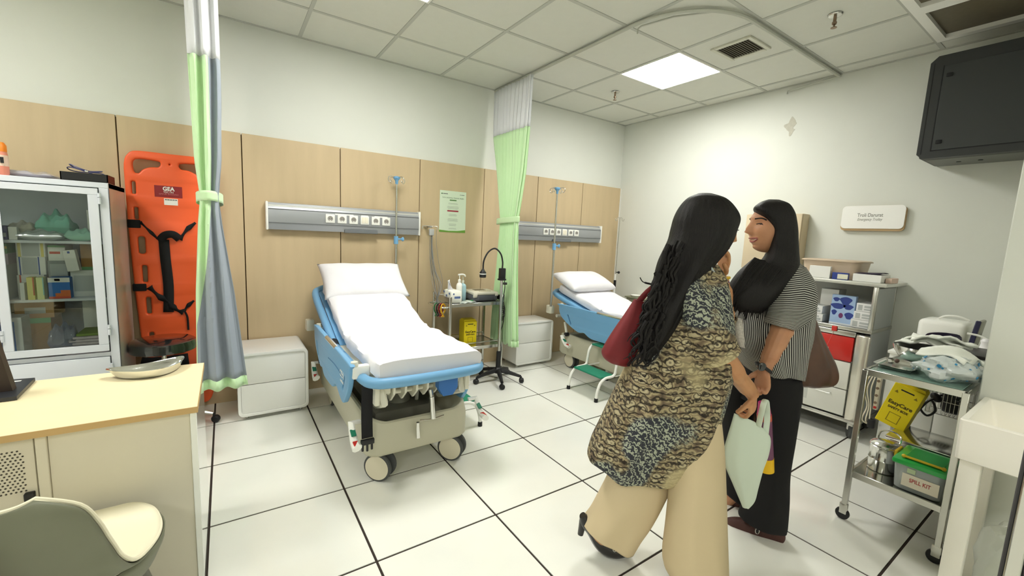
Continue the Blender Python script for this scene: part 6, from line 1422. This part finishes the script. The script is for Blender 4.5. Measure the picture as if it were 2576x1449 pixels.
# ================================================================ woman in stripes
B2 = (-2.17, -3.0); P2 = mkPP(B2)
t2 = thing('person', 'smiling woman with long straight black hair in a striped blouse and black trousers', 'person', (B2[0], B2[1], 0))
F2 = (-ER - EF * .07 + EZ * .02); hc2 = P2(1937, 572, 0)
mb, ax2 = head_mesh(hc2, F2, EZ - ER * .04, 1.0, .8)
mb.tube(sp([P2(1955, 620, .0), P2(1958, 645, 0), P2(1962, 675, 0)], 4), [.048] * 5 + [.05] * 4, 16)
mb.tube(sp([P2(1960, 680, 0), P2(1958, 740, 0), P2(1952, 820, 0), P2(1950, 900, 0), P2(1945, 960, 0)], 4), [.045, .06, .075, .085, .09, .095, .095, .09, .085, .085, .085, .085, .085, .085, .085, .08, .06], 20)
mb.tube(sp([P2(1992, 722, -.06), P2(1992, 770, -.12), P2(1968, 830, -.15)], 4), [.034] * 5 + [.042] * 4, 14)
W2 = P2(1922, 930, -.17)
mb.tube(sp([P2(1969, 826, -.15), P2(1947, 876, -.16), W2], 5), [.046] * 2 + [.042] * 3 + [.036] * 3 + [.029] * 3, 14)
hand(mb, W2, P2(1914, 1000, -.165) - W2, (-ER * .6 - EF * .3), 1, (.5, .9, .6), .96)
mb.tube(sp([P2(1912, 720, .06), P2(1890, 790, .10), P2(1878, 880, .12), P2(1858, 940, .13)], 4), [.034] * 6 + [.03] * 7, 12)
hand(mb, P2(1858, 940, .13), -EZ, EF, -1, (.3, .4, .3), .95)
for (a, b, tt) in (((1850, 1130), (1850, 1245), .2), ((1958, 1130), (1945, 1318), -.03)):
    mb.tube(sp([P2(1935, 960, tt * .5), P2(*a, tt), P2(*b, tt)], 4), [.055] * 3 + [.05] * 3 + [.038] * 3, 14)
mb.tube([P2(1945, 1322, -.035), P2(1900, 1330, .0), P2(1850, 1318, .045)], [.034, .034, .022], 12)
mb.tube([P2(1852, 1240, .2), P2(1835, 1256, .22), P2(1800, 1262, .26)], [.034, .034, .022], 12)
bd2 = obj('body', mb, SK2, t2); finish_body(bd2)
bl = sil(P2, [(1936, 648, 1978, 650, .045, 0), (1903, 672, 2012, 668, .085, 0), (1868, 712, 2036, 706, .11, 0), (1846, 765, 2042, 760, .125, 0), (1838, 820, 2036, 820, .13, 0), (1848, 870, 2028, 870, .13, 0), (1868, 910, 2020, 910, .125, 0), (1887, 934, 2012, 938, .12, 0)], n=72, nf=8, amp=.06, seed=7, caps=False, hem=.01)
o = obj('blouse', bl, STR, t2, solid=.003, normals=False); ringuv(o, 72, lambda i, f: (i * .3, f * 40 * (1 if f < .5 else 1)))
sv = sil(P2, [(1966, 664, 2020, 672, .05, -.03), (1950, 706, 2042, 712, .07, -.08), (1938, 755, 2046, 765, .075, -.12), (1930, 790, 2032, 802, .07, -.14), (1930, 812, 1998, 828, .062, -.145)], n=56, nf=6, amp=.07, seed=8, caps=False)
o = obj('sleeve', sv, STR, t2, solid=.003, normals=False); ringuv(o, 56, lambda i, f: (f * .3, i * .62 + 2.0 * abs(((f + .25) % 1) * 2 - 1)))
obj('lace_front', sil(P2, [(1846, 800, 1866, 802, .02, -.10), (1847, 840, 1870, 842, .022, -.11), (1856, 870, 1872, 874, .02, -.11)], n=24), m('lace', (206, 200, 190), .9, noise=.35, nscale=120, bump=.6, bscale=200), t2)
BT = m('black_trousers', (14, 13, 14), .9)
obj('trouser_waist', sil(P2, [(1890, 885, 2006, 888, .10, 0), (1880, 915, 2006, 918, .112, 0), (1868, 950, 2006, 955, .12, .02), (1862, 1000, 2004, 1000, .12, .03)], n=40, caps=False), BT, t2, solid=.004)
obj('trouser_leg', sil(P2, [(1812, 940, 1905, 940, .09, .09), (1812, 1010, 1890, 1010, .085, .12), (1820, 1120, 1884, 1120, .08, .17), (1824, 1200, 1880, 1210, .08, .2), (1822, 1236, 1872, 1262, .08, .21)], nf=4, amp=.05, seed=2, caps=False), BT, t2, solid=.004)
obj('trouser_leg', sil(P2, [(1895, 940, 2008, 940, .10, -.01), (1905, 1010, 2003, 1010, .095, -.02), (1912, 1090, 1992, 1090, .085, -.03), (1908, 1180, 1978, 1180, .08, -.035), (1888, 1250, 1977, 1252, .08, -.03), (1866, 1290, 1974, 1312, .08, -.03), (1864, 1302, 1971, 1330, .078, -.03)], nf=4, amp=.04, seed=1, caps=False), BT, t2, solid=.004)
SB = m('brown_mesh_shoe', (74, 42, 36), .55, bump=.9, bscale=220)
s_ = obj('shoe', sil(P2, [(1824, 1310, 1825, 1318, .008, .055), (1832, 1305, 1836, 1334, .028, .05), (1860, 1304, 1862, 1344, .038, .03), (1895, 1312, 1898, 1352, .040, .0), (1930, 1322, 1934, 1360, .034, -.03), (1958, 1324, 1960, 1364, .032, -.055), (1969, 1330, 1969, 1358, .022, -.065)], n=24, k=4), SB, t2)
obj('buckle', MB().tube([P2(1905 + 5 * math.cos(a), 1336 + 7 * math.sin(a), -.055) for a in [2 * math.pi * i / 14 for i in range(14)]], .0018, 6, loop=True), CHROME, s_)
obj('instep_strap', MB().tube(sp([P2(1905, 1340, -.05), P2(1900, 1318, -.03), P2(1893, 1308, .02)], 4), [.008] * 9, 8, flat=.4), BLACK, s_)
s_ = obj('shoe', sil(P2, [(1796, 1262, 1797, 1268, .01, .26), (1808, 1250, 1810, 1274, .03, .25), (1830, 1238, 1832, 1274, .036, .23), (1858, 1240, 1860, 1276, .032, .2), (1872, 1250, 1872, 1272, .02, .19)], n=20, k=3), SB, t2)
# hair
cap = sil(P2, [(1932, 502, 1962, 503, .015, 0), (1910, 510, 1985, 514, .055, 0), (1896, 527, 1998, 535, .078, .0), (1916, 552, 2002, 556, .090, .005), (1932, 578, 2004, 580, .094, .005), (1933, 606, 2005, 606, .094, .0), (1930, 632, 2007, 634, .09, -.005), (1916, 655, 2010, 662, .08, -.02), (1892, 680, 2008, 690, .075, -.05), (1866, 705, 1990, 712, .07, -.08), (1848, 732, 1968, 738, .06, -.105), (1842, 752, 1948, 758, .05, -.115), (1846, 770, 1932, 774, .035, -.12), (1858, 784, 1916, 788, .012, -.12)], n=96, k=6, nf=5, amp=.05, seed=6, ex=.72, fine=37, finea=.012, skew=.42)
ho = obj('hair', cap, HAIR, t2)
r_ = random.Random(14)
for i in range(70):
    f0 = r_.random(); u0 = 1900 + 70 * f0; v0 = 650 + 30 * f0; u1 = 1822 + 100 * f0 + r_.uniform(-5, 5); v1 = r_.uniform(760, 812) - 20 * abs(f0 - .5)
    pts = [P2(u0 + (u1 - u0) * (k / 5) ** .8, v0 + (v1 - v0) * k / 5, -.11 - .04 * math.sin(k / 5 * 2.5)) for k in range(6)]
    obj('hair_strand', MB().tube(sp(pts, 3), [.007 * (1 - .8 * j / 15) for j in range(16)], 6), HAIR, ho)
obj('hair_lock', sil(P2, [(1896, 650, 1925, 655, .02, -.05), (1858, 685, 1900, 692, .03, -.08), (1832, 722, 1872, 730, .03, -.1), (1822, 752, 1855, 762, .025, -.1), (1832, 788, 1846, 792, .01, -.1)], n=32, fine=13, finea=.05), HAIR, ho)
def f2(x, y, z): return fp(x, y, z, 1.0, hc2, ax2)   # x is height above the face surface
for sd in (-1, 1):
    obj('eye', MB().ell(f2(-.008, sd * .033, .010), (.011, .011, .006)), m('eye_dark', (40, 26, 22), .2), bd2)
    obj('eyelid_line', MB().tube(sp([f2(.001, sd * .047, .006), f2(.003, sd * .036, .012), f2(.001, sd * .022, .009)], 4), .0016, 6), BLACK, bd2)
    obj('eyebrow', MB().tube(sp([f2(0, sd * .055, .027), f2(0, sd * .040, .035), f2(0, sd * .018, .032)], 4), .0032, 6), HAIR, bd2)
lm = m('lip_plum', (150, 80, 76), .4)
obj('upper_lip', MB().tube(sp([f2(-.001, -.030, -.052), f2(-.001, -.014, -.0545), f2(-.001, 0, -.055), f2(-.001, .014, -.0545), f2(-.001, .030, -.052)], 4), [.001] + [.003] * 15 + [.001], 8), lm, bd2)
obj('lower_lip', MB().tube(sp([f2(-.001, -.029, -.055), f2(-.001, -.014, -.068), f2(-.001, 0, -.071), f2(-.001, .014, -.068), f2(-.001, .029, -.055)], 4), [.001] + [.0035] * 15 + [.001], 8), lm, bd2)
obj('teeth', MB().tube(sp([f2(-.002, -.024, -.057), f2(-.001, -.012, -.0615), f2(-.001, 0, -.063), f2(-.001, .012, -.0615), f2(-.002, .024, -.057)], 4), [.002] + [.0045] * 15 + [.002], 8), m('teeth', (226, 220, 208), .3), bd2)
wt = obj('wrist_watch', MB().tube([P2(1921, 925, -.17) + (P2(1934, 934, -.17) - P2(1921, 925, -.17)).normalized() * .0315 * math.cos(a) + EF * (.0315 * math.sin(a)) for a in [2 * math.pi * i / 26 for i in range(26)]], .008, 8, loop=True), BLACK, t2)
obj('watch_case', MB().ell(P2(1917, 923, -.202), (.019, .006, .019), M=Matrix((ER, EF, EZ)).transposed()), m('watch_glass', (14, 14, 18), .08, coat=1), wt)
# brown bag
BR = m('brown_leather', (84, 54, 38), .42, noise=.35, nscale=10, bump=.25, bscale=16, coat=.2)
t = thing('brown_leather_bag', 'large slouchy brown leather bag under the arm of the woman in stripes', 'bag', tuple(P2(2040, 970, -.02)))
obj('bag_body', sil(P2, [(2004, 790, 2048, 796, .03, -.01), (1980, 830, 2062, 838, .05, -.015), (1962, 872, 2080, 878, .065, -.02), (1948, 912, 2098, 916, .075, -.02), (1945, 938, 2104, 944, .075, -.02), (1960, 958, 2094, 964, .06, -.02), (1995, 968, 2062, 973, .03, -.02)], n=60, nf=9, amp=.09, seed=15), BR, t)
obj('shoulder_strap', MB().tube(sp([P2(2040, 800, -.02), P2(2046, 750, -.0), P2(2030, 700, .0), P2(2008, 672, .0)], 5), [.016] * 16, 8, flat=.4), BR, t)
obj('shoulder_strap', MB().tube(sp([P2(1996, 812, -.07), P2(2010, 790, -.07), P2(2030, 795, -.06)], 5), [.014] * 11, 8, flat=.4), BR, t)
# tote and bottle
t = thing('tote_bag', 'pale mint cloth tote bag hanging from the joined hands of the two women', 'bag', tuple(P1(1875, 1278, .07)))
TM_ = m('mint_cloth', (206, 218, 202), .85, bump=.15, bscale=30)
obj('bag_body', sil(P1, [(1847, 1040, 1900, 1062, .010, .06), (1840, 1066, 1922, 1080, .018, .06), (1830, 1100, 1938, 1102, .022, .06), (1821, 1138, 1934, 1142, .024, .06), (1826, 1175, 1920, 1182, .022, .06), (1843, 1216, 1908, 1226, .018, .06), (1860, 1256, 1899, 1260, .012, .06), (1868, 1276, 1884, 1279, .006, .06)], n=44, nf=5, amp=.14, seed=19), TM_, t)
obj('handle', MB().tube(sp([P1(1908, 1072, .045), P1(1914, 1045, .04), P1(1922, 1012, .045), P1(1928, 1010, .065), P1(1930, 1050, .075), P1(1926, 1090, .07)], 4), [.012] * 21, 8, flat=.35), TM_, t)
t = thing('drink_bottle', 'purple bottle with magenta top and yellow base behind the mint tote bag', 'bottle', tuple(P1(1928, 1184, .12)))
a, b = P1(1921, 1012, .12), P1(1929, 1184, .12); d_ = b - a
def seg(name, f0, f1, r0, r1, mt): obj(name, MB().cyl(a + d_ * f0, a + d_ * f1, r0, r1, 26), mt, t)
seg('cap', .0, .17, .022, .028, m('cap_magenta', (176, 50, 108), .4)); seg('band', .17, .25, .030, .030, m('band_orange', (196, 92, 74), .4))
seg('bottle', .25, .8, .030, .030, m('bottle_purple', (112, 66, 96), .4)); seg('base', .8, 1.0, .031, .030, m('bottle_yellow', (232, 184, 22), .4))
